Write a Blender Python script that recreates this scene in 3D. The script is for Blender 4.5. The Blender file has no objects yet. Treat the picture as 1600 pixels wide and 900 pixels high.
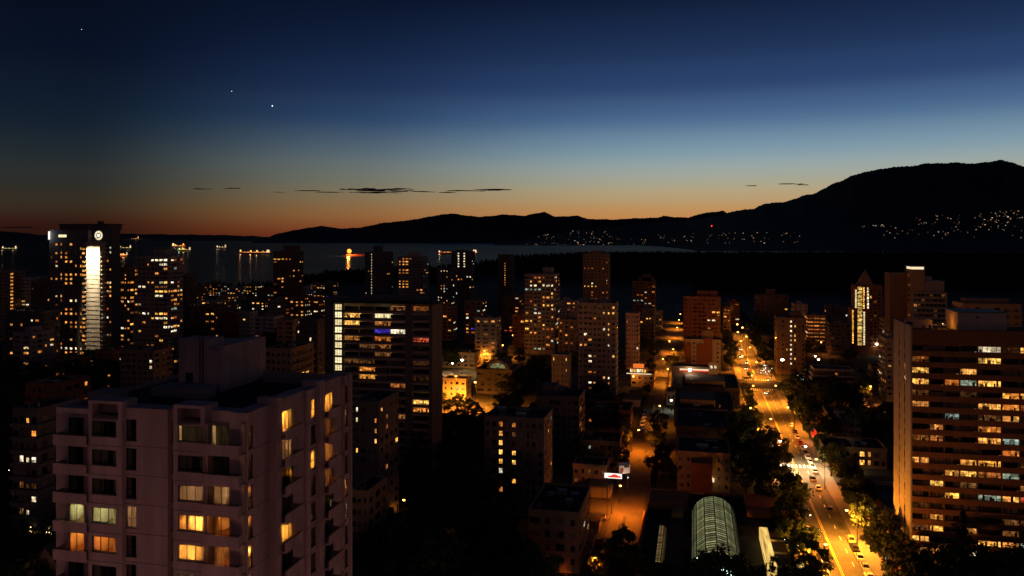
import bpy, bmesh, math, random
from math import sin, cos, radians, pi, sqrt, atan2
from mathutils import Vector, Matrix

sc = bpy.context.scene
RND = random.Random(11)

# ------------------------------------------------------------------ camera
F, HY, H = 1244.0, 373.0, 82.0            # focal length and eye line measured on the photograph, eye height in metres
AZ = radians(12.9)                        # the street grid runs 12.9 degrees to the right of the view axis
S, C = sin(AZ), cos(AZ)
cam_d = bpy.data.cameras.new('camera')
cam = bpy.data.objects.new('camera', cam_d)
sc.collection.objects.link(cam)
cam.location = (0, 0, H)
cam.rotation_euler = (radians(90), 0, AZ)
cam_d.sensor_width = 36
cam_d.lens = F / 1600 * 36
cam_d.shift_y = -(450 - HY) / 1600
cam_d.clip_start = 0.5
cam_d.clip_end = 600000
sc.camera = cam

# ------------------------------------------------------------------ dusk sky
def lin(c):
    out = []
    for v in c:
        v = v / 255.0
        out.append(v / 12.92 if v <= 0.04045 else ((v + 0.055) / 1.055) ** 2.4)
    return out
world = bpy.data.worlds.new('World')
sc.world = world
world.use_nodes = True
nt = world.node_tree
for n in list(nt.nodes):
    nt.nodes.remove(n)
def N(tree, kind, **kw):
    n = tree.nodes.new(kind)
    for k, v in kw.items():
        setattr(n, k, v)
    return n
wo = N(nt, 'ShaderNodeOutputWorld')
bg = N(nt, 'ShaderNodeBackground')
nt.links.new(bg.outputs[0], wo.inputs[0])
bg.inputs['Strength'].default_value = 1.0
tc = N(nt, 'ShaderNodeTexCoord')
sep = N(nt, 'ShaderNodeSeparateXYZ')
nt.links.new(tc.outputs['Generated'], sep.inputs[0])
flat = N(nt, 'ShaderNodeCombineXYZ')
nt.links.new(sep.outputs[0], flat.inputs[0]); nt.links.new(sep.outputs[1], flat.inputs[1])
nrm = N(nt, 'ShaderNodeVectorMath', operation='NORMALIZE')
nt.links.new(flat.outputs[0], nrm.inputs[0])
dot = N(nt, 'ShaderNodeVectorMath', operation='DOT_PRODUCT')
nt.links.new(nrm.outputs[0], dot.inputs[0])
SUN_AZ = radians(10.95)                   # where the sun went down, to the right of the street direction
dot.inputs[1].default_value = (sin(SUN_AZ), cos(SUN_AZ), 0)
def ramp(stops):
    r = N(nt, 'ShaderNodeValToRGB')
    r.color_ramp.interpolation = 'CARDINAL'
    els = r.color_ramp.elements
    while len(els) > 1:
        els.remove(els[-1])
    for i, (p, c) in enumerate(stops):
        e = els[0] if i == 0 else els.new(p)
        e.position = p
        e.color = (*lin(c), 1)
    nt.links.new(sep.outputs[2], r.inputs[0])
    return r.outputs[0]
rA = ramp([(0, (190, 104, 50)), (.023, (196, 132, 76)), (.042, (188, 151, 104)), (.066, (172, 165, 140)), (.098, (139, 160, 168)), (.137, (91, 121, 151)), (.175, (55, 80, 119)), (.215, (36, 57, 94)), (.287, (16, 28, 54)), (.5, (7, 14, 34)), (1, (5, 9, 24))])
rB = ramp([(0, (130, 52, 27)), (.023, (150, 97, 56)), (.042, (147, 115, 78)), (.066, (127, 123, 105)), (.098, (103, 116, 121)), (.137, (60, 83, 112)), (.175, (38, 58, 93)), (.215, (24, 41, 73)), (.287, (10, 20, 42)), (.5, (6, 12, 31)), (1, (5, 9, 24))])
rC = ramp([(0, (40, 19, 14)), (.02, (50, 27, 19)), (.036, (53, 42, 31)), (.057, (46, 45, 40)), (.085, (38, 44, 46)), (.12, (22, 34, 46)), (.19, (11, 21, 38)), (.25, (7, 15, 31)), (.5, (5, 11, 27)), (1, (5, 9, 24))])
rD = ramp([(0, (84, 58, 56)), (.12, (70, 50, 54)), (.3, (36, 31, 42)), (.5, (12, 16, 32)), (1, (5, 10, 27))])
def mapr(lo, hi):
    m = N(nt, 'ShaderNodeMapRange', interpolation_type='SMOOTHSTEP')
    m.inputs[1].default_value = lo; m.inputs[2].default_value = hi
    nt.links.new(dot.outputs['Value'], m.inputs[0])
    return m.outputs[0]
def mixc(f, a, b):
    m = N(nt, 'ShaderNodeMix', data_type='RGBA')
    nt.links.new(f, m.inputs[0]); nt.links.new(a, m.inputs[6]); nt.links.new(b, m.inputs[7])
    return m.outputs[2]
col = mixc(mapr(-.25, .6), rD, rC)
col = mixc(mapr(.60, .90), col, rB)
col = mixc(mapr(.82, 1.0), col, rA)
nt.links.new(col, bg.inputs['Color'])

# the sun itself is already below the horizon: no sun lamp, only the afterglow and the city's own lamps
sc.view_settings.view_transform = 'Standard'
sc.view_settings.look = 'None'
sc.view_settings.exposure = 0.0
sc.view_settings.gamma = 1.0
sc.cycles.use_denoising = True
sc.cycles.max_bounces = 6
sc.cycles.diffuse_bounces = 2
sc.cycles.glossy_bounces = 3
sc.cycles.transparent_max_bounces = 8
sc.cycles.sample_clamp_indirect = 4.0
sc.cycles.caustics_reflective = False
sc.cycles.caustics_refractive = False
try:
    sc.cycles.use_light_tree = True
except Exception:
    pass

# ------------------------------------------------------------------ pixel <-> place helpers
def W(px, d, py=None, z=None):
    l = (px - 800) / F * d
    if z is None:
        z = H - (py - HY) / F * d if py is not None else 0.0
    return Vector((C * l - S * d, S * l + C * d, z))
def gx(px, y):
    t = (px - 800) / F
    return y * (t * C - S) / (C + t * S)
def gy(px, x):
    t = (px - 800) / F
    return x * (C + t * S) / (t * C - S)
def dep(x, y):
    return -S * x + C * y
def zat(x, y, py):
    return H - (py - HY) / F * dep(x, y)
def G(px, py, z=0.0):                     # the spot at height z seen at a pixel
    return W(px, (H - z) * F / (py - HY), z=z)

# ------------------------------------------------------------------ materials
MATS = {}
def newmat(name):
    m = bpy.data.materials.new(name); m.use_nodes = True
    t = m.node_tree
    for n in list(t.nodes):
        t.nodes.remove(n)
    out = N(t, 'ShaderNodeOutputMaterial')
    MATS[name] = m
    return m, t, out
def surf(name, rgb, rough=.8, var=.25, scale=.6, bump=0.0, bscale=8.0, metal=0.0, spec=.3, streak=False, rand=0.0):
    """plain matt surface with a slow stain pattern and fine relief"""
    m, t, out = newmat(name)
    p = N(t, 'ShaderNodeBsdfPrincipled')
    t.links.new(p.outputs[0], out.inputs[0])
    p.inputs['Roughness'].default_value = rough
    p.inputs['Metallic'].default_value = metal
    p.inputs['Specular IOR Level'].default_value = spec
    tcn = N(t, 'ShaderNodeTexCoord')
    mp = N(t, 'ShaderNodeMapping')
    if streak:
        mp.inputs['Scale'].default_value = (1, 1, .12)
    t.links.new(tcn.outputs['Object'], mp.inputs[0])
    nz = N(t, 'ShaderNodeTexNoise')
    nz.inputs['Scale'].default_value = scale; nz.inputs['Detail'].default_value = 6
    nz.inputs['Roughness'].default_value = .65
    t.links.new(mp.outputs[0], nz.inputs['Vector'])
    mr = N(t, 'ShaderNodeMapRange')
    mr.inputs[1].default_value = .25; mr.inputs[2].default_value = .75
    mr.inputs[3].default_value = 1 - var; mr.inputs[4].default_value = 1 + var
    t.links.new(nz.outputs[0], mr.inputs[0])
    fac = mr.outputs[0]
    if rand:
        oi = N(t, 'ShaderNodeObjectInfo')
        r2 = N(t, 'ShaderNodeMapRange'); r2.inputs[3].default_value = 1 - rand; r2.inputs[4].default_value = 1 + rand
        t.links.new(oi.outputs['Random'], r2.inputs[0])
        mm = N(t, 'ShaderNodeMath', operation='MULTIPLY')
        t.links.new(fac, mm.inputs[0]); t.links.new(r2.outputs[0], mm.inputs[1]); fac = mm.outputs[0]
    vm = N(t, 'ShaderNodeVectorMath', operation='SCALE')
    vm.inputs[0].default_value = rgb
    t.links.new(fac, vm.inputs['Scale'])
    t.links.new(vm.outputs[0], p.inputs['Base Color'])
    if bump:
        n2 = N(t, 'ShaderNodeTexNoise'); n2.inputs['Scale'].default_value = bscale; n2.inputs['Detail'].default_value = 4
        t.links.new(tcn.outputs['Object'], n2.inputs['Vector'])
        b = N(t, 'ShaderNodeBump'); b.inputs['Strength'].default_value = bump; b.inputs['Distance'].default_value = .05
        t.links.new(n2.outputs[0], b.inputs['Height']); t.links.new(b.outputs[0], p.inputs['Normal'])
    return m
def glow(name, rgb, strength, sampled=False):
    m, t, out = newmat(name)
    e = N(t, 'ShaderNodeEmission')
    e.inputs[0].default_value = (*rgb, 1); e.inputs[1].default_value = strength
    t.links.new(e.outputs[0], out.inputs[0])
    m.cycles.emission_sampling = 'AUTO' if sampled else 'NONE'
    return m
def litwin(name, ca, cb, smin, smax, cols=3.0, rows=2.0, patch=.85):
    """a lit room seen through panes: colour and strength differ from window to window, pane to pane"""
    m, t, out = newmat(name)
    e = N(t, 'ShaderNodeEmission'); t.links.new(e.outputs[0], out.inputs[0])
    oi = N(t, 'ShaderNodeObjectInfo'); tcn = N(t, 'ShaderNodeTexCoord')
    wn0 = N(t, 'ShaderNodeTexWhiteNoise', noise_dimensions='1D'); t.links.new(oi.outputs['Random'], wn0.inputs['W'])
    mix = N(t, 'ShaderNodeMix', data_type='RGBA')
    mix.inputs[6].default_value = (*ca, 1); mix.inputs[7].default_value = (*cb, 1)
    t.links.new(wn0.outputs['Value'], mix.inputs[0]); t.links.new(mix.outputs[2], e.inputs[0])
    sm = N(t, 'ShaderNodeMapRange'); sm.inputs[3].default_value = smin; sm.inputs[4].default_value = smax
    t.links.new(oi.outputs['Random'], sm.inputs[0])
    # pane pattern
    sc_ = N(t, 'ShaderNodeVectorMath', operation='MULTIPLY'); sc_.inputs[1].default_value = (cols, 1, rows)
    t.links.new(tcn.outputs['Generated'], sc_.inputs[0])
    fl = N(t, 'ShaderNodeVectorMath', operation='FLOOR'); t.links.new(sc_.outputs[0], fl.inputs[0])
    ad = N(t, 'ShaderNodeVectorMath', operation='ADD'); t.links.new(fl.outputs[0], ad.inputs[0])
    cx = N(t, 'ShaderNodeCombineXYZ')
    mu = N(t, 'ShaderNodeMath', operation='MULTIPLY'); mu.inputs[1].default_value = 917.0
    t.links.new(oi.outputs['Random'], mu.inputs[0]); t.links.new(mu.outputs[0], cx.inputs[0]); t.links.new(mu.outputs[0], cx.inputs[2])
    t.links.new(cx.outputs[0], ad.inputs[1])
    wn = N(t, 'ShaderNodeTexWhiteNoise', noise_dimensions='3D'); t.links.new(ad.outputs[0], wn.inputs['Vector'])
    # things in the room
    ad2 = N(t, 'ShaderNodeVectorMath', operation='ADD'); t.links.new(tcn.outputs['Generated'], ad2.inputs[0]); t.links.new(cx.outputs[0], ad2.inputs[1])
    nz = N(t, 'ShaderNodeTexNoise'); nz.inputs['Scale'].default_value = 3.2; nz.inputs['Detail'].default_value = 3
    t.links.new(ad2.outputs[0], nz.inputs['Vector'])
    a1 = N(t, 'ShaderNodeMapRange'); a1.inputs[3].default_value = 1 - patch * .95; a1.inputs[4].default_value = 1 + patch * .35
    t.links.new(wn.outputs['Value'], a1.inputs[0])
    a2 = N(t, 'ShaderNodeMapRange'); a2.inputs[1].default_value = .32; a2.inputs[2].default_value = .62; a2.inputs[3].default_value = 1 - patch * .85; a2.inputs[4].default_value = 1 + patch * .5
    t.links.new(nz.outputs[0], a2.inputs[0])
    m1 = N(t, 'ShaderNodeMath', operation='MULTIPLY'); t.links.new(a1.outputs[0], m1.inputs[0]); t.links.new(a2.outputs[0], m1.inputs[1])
    m2 = N(t, 'ShaderNodeMath', operation='MULTIPLY'); t.links.new(m1.outputs[0], m2.inputs[0]); t.links.new(sm.outputs[0], m2.inputs[1])
    t.links.new(m2.outputs[0], e.inputs[1])
    m.cycles.emission_sampling = 'NONE'
    return m

surf('concrete_pink', (.60, .46, .43), .85, .30, .55, .3, 6, streak=True)
surf('spandrel_brown', (.34, .17, .085), .9, .25, .5, .3, 8)
surf('room_dark', (.05, .03, .02), .9, .3, 2)
surf('concrete_grey', (.36, .34, .32), .85, .18, .25, .2, 5, streak=True)
surf('concrete_pale', (.55, .50, .44), .85, .15, .25, .2, 5, streak=True)
surf('concrete_dark', (.16, .15, .15), .85, .2, .25, .2, 5, streak=True)
surf('brick_red', (.36, .15, .07), .9, .2, .6, .3, 10)
surf('brick_brown', (.22, .15, .10), .9, .2, .6, .3, 10)
surf('stucco_ochre', (.42, .30, .17), .9, .15, .4, .2, 8)
surf('stucco_cream', (.60, .54, .42), .9, .12, .4, .2, 8)
surf('roof_tar', (.035, .035, .038), .95, .35, .25, .3, 4)
surf('roof_gravel', (.09, .085, .08), .95, .3, .3, .3, 6)
surf('roof_red', (.13, .05, .03), .9, .3, .5, .3, 6)
surf('asphalt', (.075, .072, .068), .85, .42, .16, .3, 12)
surf('asphalt_patch', (.045, .044, .042), .9, .25, .6, .3, 12)
surf('paving', (.17, .16, .15), .85, .2, .25, .2, 3)
surf('earth', (.045, .045, .04), .95, .4, .05, .3, 1)
surf('paint_white', (.78, .76, .70), .7, .2, 1.5)
surf('paint_yellow', (.72, .46, .07), .7, .2, 1.5)
surf('paint_red', (.55, .05, .04), .6, .1, 1.5)
surf('metal_dark', (.05, .05, .055), .55, .15, 2, metal=.6)
surf('metal_grey', (.30, .30, .31), .5, .15, 2, metal=.6)
surf('wood_pole', (.14, .09, .055), .9, .3, 2)
surf('bark', (.06, .045, .035), .95, .3, 3)
surf('foliage', (.055, .085, .03), .7, .45, .35, rand=.3)
surf('foliage_dark', (.030, .048, .022), .75, .45, .35, rand=.3)
surf('forest', (.018, .026, .016), .95, .4, .004)
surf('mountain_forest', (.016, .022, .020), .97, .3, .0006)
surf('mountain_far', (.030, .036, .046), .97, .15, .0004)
surf('cloud', (.55, .56, .62), 1.0, .1, .0005)
surf('room_wall', (.62, .50, .36), .9, .06, .5)
surf('room_wood', (.25, .13, .06), .7, .3, 1.5)
surf('rubber', (.02, .02, .02), .8, .1, 3)
surf('ship_hull', (.06, .045, .045), .6, .2, .05)
surf('ship_red', (.22, .05, .03), .6, .2, .05)
surf('ship_white', (.6, .58, .54), .6, .15, .05)
for nm, rgb in (('car_white', (.75, .74, .72)), ('car_black', (.02, .02, .022)), ('car_silver', (.45, .45, .46)), ('car_red', (.35, .03, .025)), ('car_blue', (.04, .07, .18)), ('car_gold', (.55, .42, .2))):
    m = surf(nm, rgb, .3, .03, 1, spec=.5)
    m.node_tree.nodes['Principled BSDF'].inputs['Coat Weight'].default_value = .8

def glassmat(name, tint, rough):
    m, t, out = newmat(name)
    p = N(t, 'ShaderNodeBsdfPrincipled'); t.links.new(p.outputs[0], out.inputs[0])
    p.inputs['Base Color'].default_value = (*tint, 1); p.inputs['Roughness'].default_value = rough
    p.inputs['Specular IOR Level'].default_value = .5
    return m
def darkpane():
    """unlit window: black room behind some panes, pale blinds or curtains behind others"""
    m, t, out = newmat('glass_dark')
    p = N(t, 'ShaderNodeBsdfPrincipled'); t.links.new(p.outputs[0], out.inputs[0])
    p.inputs['Roughness'].default_value = .08; p.inputs['Specular IOR Level'].default_value = .5
    tcn = N(t, 'ShaderNodeTexCoord'); oi = N(t, 'ShaderNodeObjectInfo')
    mp = N(t, 'ShaderNodeVectorMath', operation='MULTIPLY'); mp.inputs[1].default_value = (.55, .55, .364)
    t.links.new(tcn.outputs['Object'], mp.inputs[0])
    ad = N(t, 'ShaderNodeVectorMath', operation='ADD'); t.links.new(mp.outputs[0], ad.inputs[0]); t.links.new(oi.outputs['Location'], ad.inputs[1])
    fl = N(t, 'ShaderNodeVectorMath', operation='FLOOR'); t.links.new(ad.outputs[0], fl.inputs[0])
    wn = N(t, 'ShaderNodeTexWhiteNoise', noise_dimensions='3D'); t.links.new(fl.outputs[0], wn.inputs['Vector'])
    r = N(t, 'ShaderNodeValToRGB'); t.links.new(wn.outputs['Value'], r.inputs[0])
    e = r.color_ramp.elements; e[0].position = .35; e[0].color = (.012, .011, .011, 1); e[1].position = 1.0; e[1].color = (.30, .25, .20, 1)
    t.links.new(r.outputs[0], p.inputs['Base Color'])
darkpane()
glassmat('car_glass', (.01, .012, .014), .05)
def clearglass():
    m, t, out = newmat('window_glass')
    tr = N(t, 'ShaderNodeBsdfTransparent'); gl = N(t, 'ShaderNodeBsdfGlossy')
    tr.inputs[0].default_value = (.9, .92, .9, 1)
    gl.inputs['Roughness'].default_value = .03
    lw = N(t, 'ShaderNodeLayerWeight'); lw.inputs[0].default_value = .5
    pw = N(t, 'ShaderNodeMath', operation='POWER'); pw.inputs[1].default_value = 4.0
    t.links.new(lw.outputs['Facing'], pw.inputs[0])
    fr = N(t, 'ShaderNodeMath', operation='MULTIPLY_ADD'); fr.inputs[1].default_value = .8; fr.inputs[2].default_value = .03
    t.links.new(pw.outputs[0], fr.inputs[0])
    mx = N(t, 'ShaderNodeMixShader')
    t.links.new(fr.outputs[0], mx.inputs[0]); t.links.new(tr.outputs[0], mx.inputs[1]); t.links.new(gl.outputs[0], mx.inputs[2])
    t.links.new(mx.outputs[0], out.inputs[0])
clearglass()
def curtain(name, rgb):
    m, t, out = newmat(name)
    d = N(t, 'ShaderNodeBsdfDiffuse'); tl = N(t, 'ShaderNodeBsdfTranslucent'); mx = N(t, 'ShaderNodeMixShader')
    d.inputs[0].default_value = (*rgb, 1); tl.inputs[0].default_value = (*rgb, 1); mx.inputs[0].default_value = .6
    t.links.new(d.outputs[0], mx.inputs[1]); t.links.new(tl.outputs[0], mx.inputs[2]); t.links.new(mx.outputs[0], out.inputs[0])
curtain('curtain_cream', (.75, .62, .42))
curtain('curtain_grey', (.5, .46, .42))
curtain('curtain_dark', (.025, .02, .018))
curtain('curtain_red', (.55, .08, .05))

litwin('lit_warm', (1, .29, .04), (1, .42, .09), .60, 1.7)
litwin('lit_orange', (1, .22, .03), (1, .36, .08), .20, .75)
litwin('lit_yellow', (1, .40, .05), (1, .52, .11), 1.1, 2.2)
litwin('lit_white', (1, .72, .36), (1, .90, .66), .7, 2.0)
litwin('lit_cool', (.55, .72, .66), (.75, .90, .60), .25, .85)
litwin('lit_dim', (1, .30, .06), (1, .44, .13), .03, .22)
litwin('lit_blue', (.10, .05, 1), (.12, .08, .9), .3, .6)
litwin('lit_red', (1, .10, .04), (1, .22, .08), .4, 1.0)
litwin('lit_stair', (1, .78, .36), (1, .86, .5), .95, 1.4, patch=.25)
litwin('lit_tall_yellow', (1, .55, .12), (1, .66, .18), .6, 1.2, patch=.7)
litwin('far_warm', (1, .40, .14), (1, .62, .32), .25, 1.3, patch=.1)
litwin('far_white', (1, .78, .5), (.95, .9, .8), .4, 1.6, patch=.1)
litwin('skylight_green', (.42, .40, .16), (.50, .52, .26), .25, .70, 1, 1, patch=.35)
litwin('skylight_ochre', (.62, .36, .10), (.7, .5, .2), .28, .55, 1, 1, patch=.3)
glow('lamp_sodium', (1, .42, .08), 14, True)
glow('lamp_white', (1, .90, .70), 18, True)
glow('lamp_soft', (1, .62, .26), 6, True)
glow('lamp_red', (1, .05, .03), 5)
glow('lamp_green', (.1, 1, .55), 4)
glow('lamp_fairy', (.75, 1, .82), 5)
glow('head_light', (1, .93, .8), 14)
glow('tail_light', (1, .04, .02), 4)
glow('ship_lamp', (1, .40, .10), 2.6)
glow('ship_lamp_orange', (1, .26, .03), 3.4)
glow('ship_lamp_white', (1, .66, .34), 1.8)
glow('ship_lamp_green', (.75, 1, .35), 1.6)
glow('star', (.95, .97, 1), 2.0)
glow('sign_white', (1, .93, .8), 1.3)
glow('sign_cream', (1, .82, .5), 1.0)
glow('sign_orange', (1, .20, .03), .9)
glow('sign_red', (1, .06, .04), .9)
glow('sign_green', (.35, 1, .75), 1.2)
glow('sign_violet', (.55, .42, 1), .9)

# ------------------------------------------------------------------ mesh helpers
class MB:
    """collects faces, built as one mesh"""
    def __init__(s):
        s.v, s.f, s.m = [], [], []
    def quad(s, a, b, c, d, mi=0):
        i = len(s.v); s.v += [tuple(a), tuple(b), tuple(c), tuple(d)]; s.f.append((i, i + 1, i + 2, i + 3)); s.m.append(mi)
    def tri(s, a, b, c, mi=0):
        i = len(s.v); s.v += [tuple(a), tuple(b), tuple(c)]; s.f.append((i, i + 1, i + 2)); s.m.append(mi)
    def box(s, x0, x1, y0, y1, z0, z1, mi=0):
        i = len(s.v)
        s.v += [(x0, y0, z0), (x1, y0, z0), (x1, y1, z0), (x0, y1, z0), (x0, y0, z1), (x1, y0, z1), (x1, y1, z1), (x0, y1, z1)]
        for q in ((0, 3, 2, 1), (4, 5, 6, 7), (0, 1, 5, 4), (1, 2, 6, 5), (2, 3, 7, 6), (3, 0, 4, 7)):
            s.f.append(tuple(i + k for k in q)); s.m.append(mi)
        return s
    def prism(s, pts, axis, a, b, mi=0):
        """extrude a closed outline: axis 'x': pts are (y,z); 'y': (x,z); 'z': (x,y)"""
        def P(p, w):
            return (w, p[0], p[1]) if axis == 'x' else (p[0], w, p[1]) if axis == 'y' else (p[0], p[1], w)
        n = len(pts); i = len(s.v)
        s.v += [P(p, a) for p in pts] + [P(p, b) for p in pts]
        for k in range(n):
            s.f.append((i + k, i + (k + 1) % n, i + n + (k + 1) % n, i + n + k)); s.m.append(mi)
        s.f.append(tuple(i + k for k in reversed(range(n)))); s.m.append(mi)
        s.f.append(tuple(i + n + k for k in range(n))); s.m.append(mi)
        return s
    def tube(s, p0, p1, r0, r1=None, n=6, mi=0, cap=True):
        r1 = r0 if r1 is None else r1
        p0, p1 = Vector(p0), Vector(p1)
        d = (p1 - p0).normalized()
        u = d.orthogonal().normalized(); w = d.cross(u)
        i = len(s.v)
        for p, r in ((p0, r0), (p1, r1)):
            for k in range(n):
                a = 2 * pi * k / n
                s.v.append(tuple(p + u * (r * cos(a)) + w * (r * sin(a))))
        for k in range(n):
            s.f.append((i + k, i + (k + 1) % n, i + n + (k + 1) % n, i + n + k)); s.m.append(mi)
        if cap:
            s.f.append(tuple(i + n + k for k in range(n))); s.m.append(mi)
            s.f.append(tuple(i + k for k in reversed(range(n)))); s.m.append(mi)
        return s
    def ball(s, c, r, n=8, mi=0, sz=1.0):
        i = len(s.v); rings = max(3, n // 2)
        for a in range(rings + 1):
            th = pi * a / rings
            for k in range(n):
                ph = 2 * pi * k / n
                s.v.append((c[0] + r * sin(th) * cos(ph), c[1] + r * sin(th) * sin(ph), c[2] + r * sz * cos(th)))
        for a in range(rings):
            for k in range(n):
                s.f.append((i + a * n + k, i + (a + 1) * n + k, i + (a + 1) * n + (k + 1) % n, i + a * n + (k + 1) % n)); s.m.append(mi)
        return s
    def mesh(s, name, mats):
        me = bpy.data.meshes.new(name)
        me.from_pydata(s.v, [], s.f)
        for m in (mats if isinstance(mats, (list, tuple)) else [mats]):
            me.materials.append(MATS[m] if isinstance(m, str) else m)
        if any(s.m):
            me.polygons.foreach_set('material_index', s.m)
        me.update()
        return me
    def build(s, name, mats, parent=None, loc=(0, 0, 0), rz=0):
        return place(name, s.mesh(name, mats), parent, loc, rz)
LINK = sc.collection.objects.link
def place(name, me, parent=None, loc=(0, 0, 0), rz=0, scale=None):
    o = bpy.data.objects.new(name, me); LINK(o)
    o.location = loc
    if rz:
        o.rotation_euler = (0, 0, rz)
    if scale:
        o.scale = scale
    if parent is not None:
        o.parent = parent
    return o
def empty(name, loc, rz=0):
    o = bpy.data.objects.new(name, None); LINK(o)
    o.empty_display_size = 1
    o.location = loc; o.rotation_euler = (0, 0, rz)
    return o
USED = {}
def tag(o, label, cat, group=None):
    o['label'] = label; o['category'] = cat
    if group:
        o['group'] = group
    USED.setdefault(label, []).append((o.name, group))
    return o
def struct(o):
    o['kind'] = 'structure'; return o
def stuff(o):
    o['kind'] = 'stuff'; return o
def point_light(name, loc, power, rgb, r=.3, parent=None):
    d = bpy.data.lights.new(name, 'POINT'); d.energy = power; d.color = rgb; d.shadow_soft_size = r
    o = bpy.data.objects.new(name, d); LINK(o); o.location = loc
    if parent is not None:
        o.parent = parent
    return o
SOD, WHT = (1, .28, .018), (1, .62, .27)
ORD = ['first', 'second', 'third', 'fourth', 'fifth', 'sixth', 'seventh', 'eighth', 'ninth', 'tenth', 'eleventh', 'twelfth', 'thirteenth', 'fourteenth', 'fifteenth', 'sixteenth', 'seventeenth', 'eighteenth', 'nineteenth', 'twentieth']
# ================================================================== THE SETTING
def cam_ground(px, d, z=0.0):
    return W(px, d, z=z)
def noise1(x, seed=0.0):
    v = 0; a = 1.0; f = 1.0
    for k in range(5):
        v += a * sin(x * f * 1.7 + seed * 3.1 + k * 2.3) * cos(x * f * .93 + seed + k); a *= .55; f *= 2.1
    return v
# ---- water: one sheet to the horizon
def water_mat():
    m, t, out = newmat('sea_water')
    # steep little waves: most of the glancing light is lost in the troughs, so the mirror part is small
    df = N(t, 'ShaderNodeBsdfDiffuse'); df.inputs[0].default_value = (.006, .011, .015, 1)
    p = N(t, 'ShaderNodeBsdfGlossy'); p.inputs['Roughness'].default_value = .20
    p.inputs[0].default_value = (.9, .95, 1, 1)
    mx = N(t, 'ShaderNodeMixShader'); mx.inputs[0].default_value = .11
    t.links.new(df.outputs[0], mx.inputs[1]); t.links.new(p.outputs[0], mx.inputs[2]); t.links.new(mx.outputs[0], out.inputs[0])
    tcn = N(t, 'ShaderNodeTexCoord')
    mp = N(t, 'ShaderNodeMapping'); mp.inputs['Scale'].default_value = (.05, .09, 1); mp.inputs['Rotation'].default_value = (0, 0, .3)
    t.links.new(tcn.outputs['Object'], mp.inputs[0])
    n1 = N(t, 'ShaderNodeTexNoise'); n1.inputs['Scale'].default_value = 1.0; n1.inputs['Detail'].default_value = 5
    t.links.new(mp.outputs[0], n1.inputs['Vector'])
    b = N(t, 'ShaderNodeBump'); b.inputs['Strength'].default_value = 1.0; b.inputs['Distance'].default_value = 2.2
    t.links.new(n1.outputs[0], b.inputs['Height']); t.links.new(b.outputs[0], p.inputs['Normal'])
    # smoother and rougher patches of water
    mp2 = N(t, 'ShaderNodeMapping'); mp2.inputs['Scale'].default_value = (.0006, .0022, 1); mp2.inputs['Rotation'].default_value = (0, 0, AZ)
    t.links.new(tcn.outputs['Object'], mp2.inputs[0])
    n2 = N(t, 'ShaderNodeTexNoise'); n2.inputs['Scale'].default_value = 1.0; n2.inputs['Detail'].default_value = 4
    t.links.new(mp2.outputs[0], n2.inputs['Vector'])
    mr = N(t, 'ShaderNodeMapRange'); mr.inputs[1].default_value = .3; mr.inputs[2].default_value = .7; mr.inputs[3].default_value = .9; mr.inputs[4].default_value = 3.0
    t.links.new(n2.outputs[0], mr.inputs[0]); t.links.new(mr.outputs[0], b.inputs['Distance'])
water_mat()
mb = MB(); mb.quad((-250000, -2000, -1.2), (250000, -2000, -1.2), (250000, 300000, -1.2), (-250000, 300000, -1.2))
struct(mb.build('water', 'sea_water'))
# ---- land
coast = [(-900, 1150), (-200, 1230), (0, 1240), (150, 1290), (290, 1360), (420, 1430), (500, 1530), (560, 1700), (640, 1950), (730, 2350), (765, 2800), (820, 3250), (900, 3450), (1010, 3600), (1150, 3900), (1400, 4300), (1900, 4300)]
pts = []
for i in range(len(coast) - 1):
    (p0, d0), (p1, d1) = coast[i], coast[i + 1]
    for k in range(8):
        f = k / 8
        px = p0 + (p1 - p0) * f; d = d0 + (d1 - d0) * f
        v = W(px, d + 14 * noise1(px * .05, 3))
        pts.append((v.x, v.y))
poly = [(-2600, -900)] + [(x, y) for x, y in pts] + [(4800, 3600), (3000, -900)]
mb = MB(); mb.prism(poly, 'z', -4, 0)
struct(mb.build('ground', 'earth'))
# ---- streets
def sheet(name, x0, x1, y0, y1, z, mat, parent=None):
    return MB().box(x0, x1, y0, y1, z - .3, z).build(name, mat, parent)
ROAD_L, ROAD_R, MID = 28.3, 42.3, 35.3
main_road = struct(sheet('main_road', ROAD_L, ROAD_R, 30, 1250, .02, 'asphalt'))
lane_road = struct(sheet('lane_road', -24.0, -15.0, 30, 456, .02, 'asphalt'))
lane_far = struct(sheet('lane_road_far', -23.0, -13.5, 480, 1000, .02, 'asphalt'))
cross = struct(sheet('cross_road', -420, 420, 458, 478, .026, 'asphalt'))
struct(sheet('cross_road_far', -420, 420, 690, 704, .026, 'asphalt'))
struct(sheet('near_road', -420, 420, 12, 26, .026, 'asphalt'))
struct(sheet('side_street', -142, -128, 150, 1050, .02, 'asphalt'))
struct(sheet('back_lane', 84.5, 93.5, 120, 455, .02, 'asphalt'))
for nm, a, b in (('pavement', 24.3, 28.15), ('pavement', 42.45, 46.3)):
    for y0, y1 in ((30, 455), (481, 687), (707, 1200)):
        struct(MB().box(a, b, y0, y1, -.2, .15).build('pavement', 'paving'))
for y0, y1 in ((453.5, 457.8), (478.2, 482)):
    for x0, x1 in ((-120, -26), (-12, 24.2), (46.4, 84), (94, 180)):
        struct(MB().box(x0, x1, y0, y1, -.2, .14).build('pavement', 'paving'))
for y0, y1 in ((30, 453),):
    for x in (-127.8, -145.6):
        struct(MB().box(x, x + 3.4, 150, 453, -.2, .15).build('pavement', 'paving'))
def mark(x0, x1, y0, y1, mat, z=.028):
    MB().box(x0, x1, y0, y1, z - .006, z).build('road_marking', mat, main_road)
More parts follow.
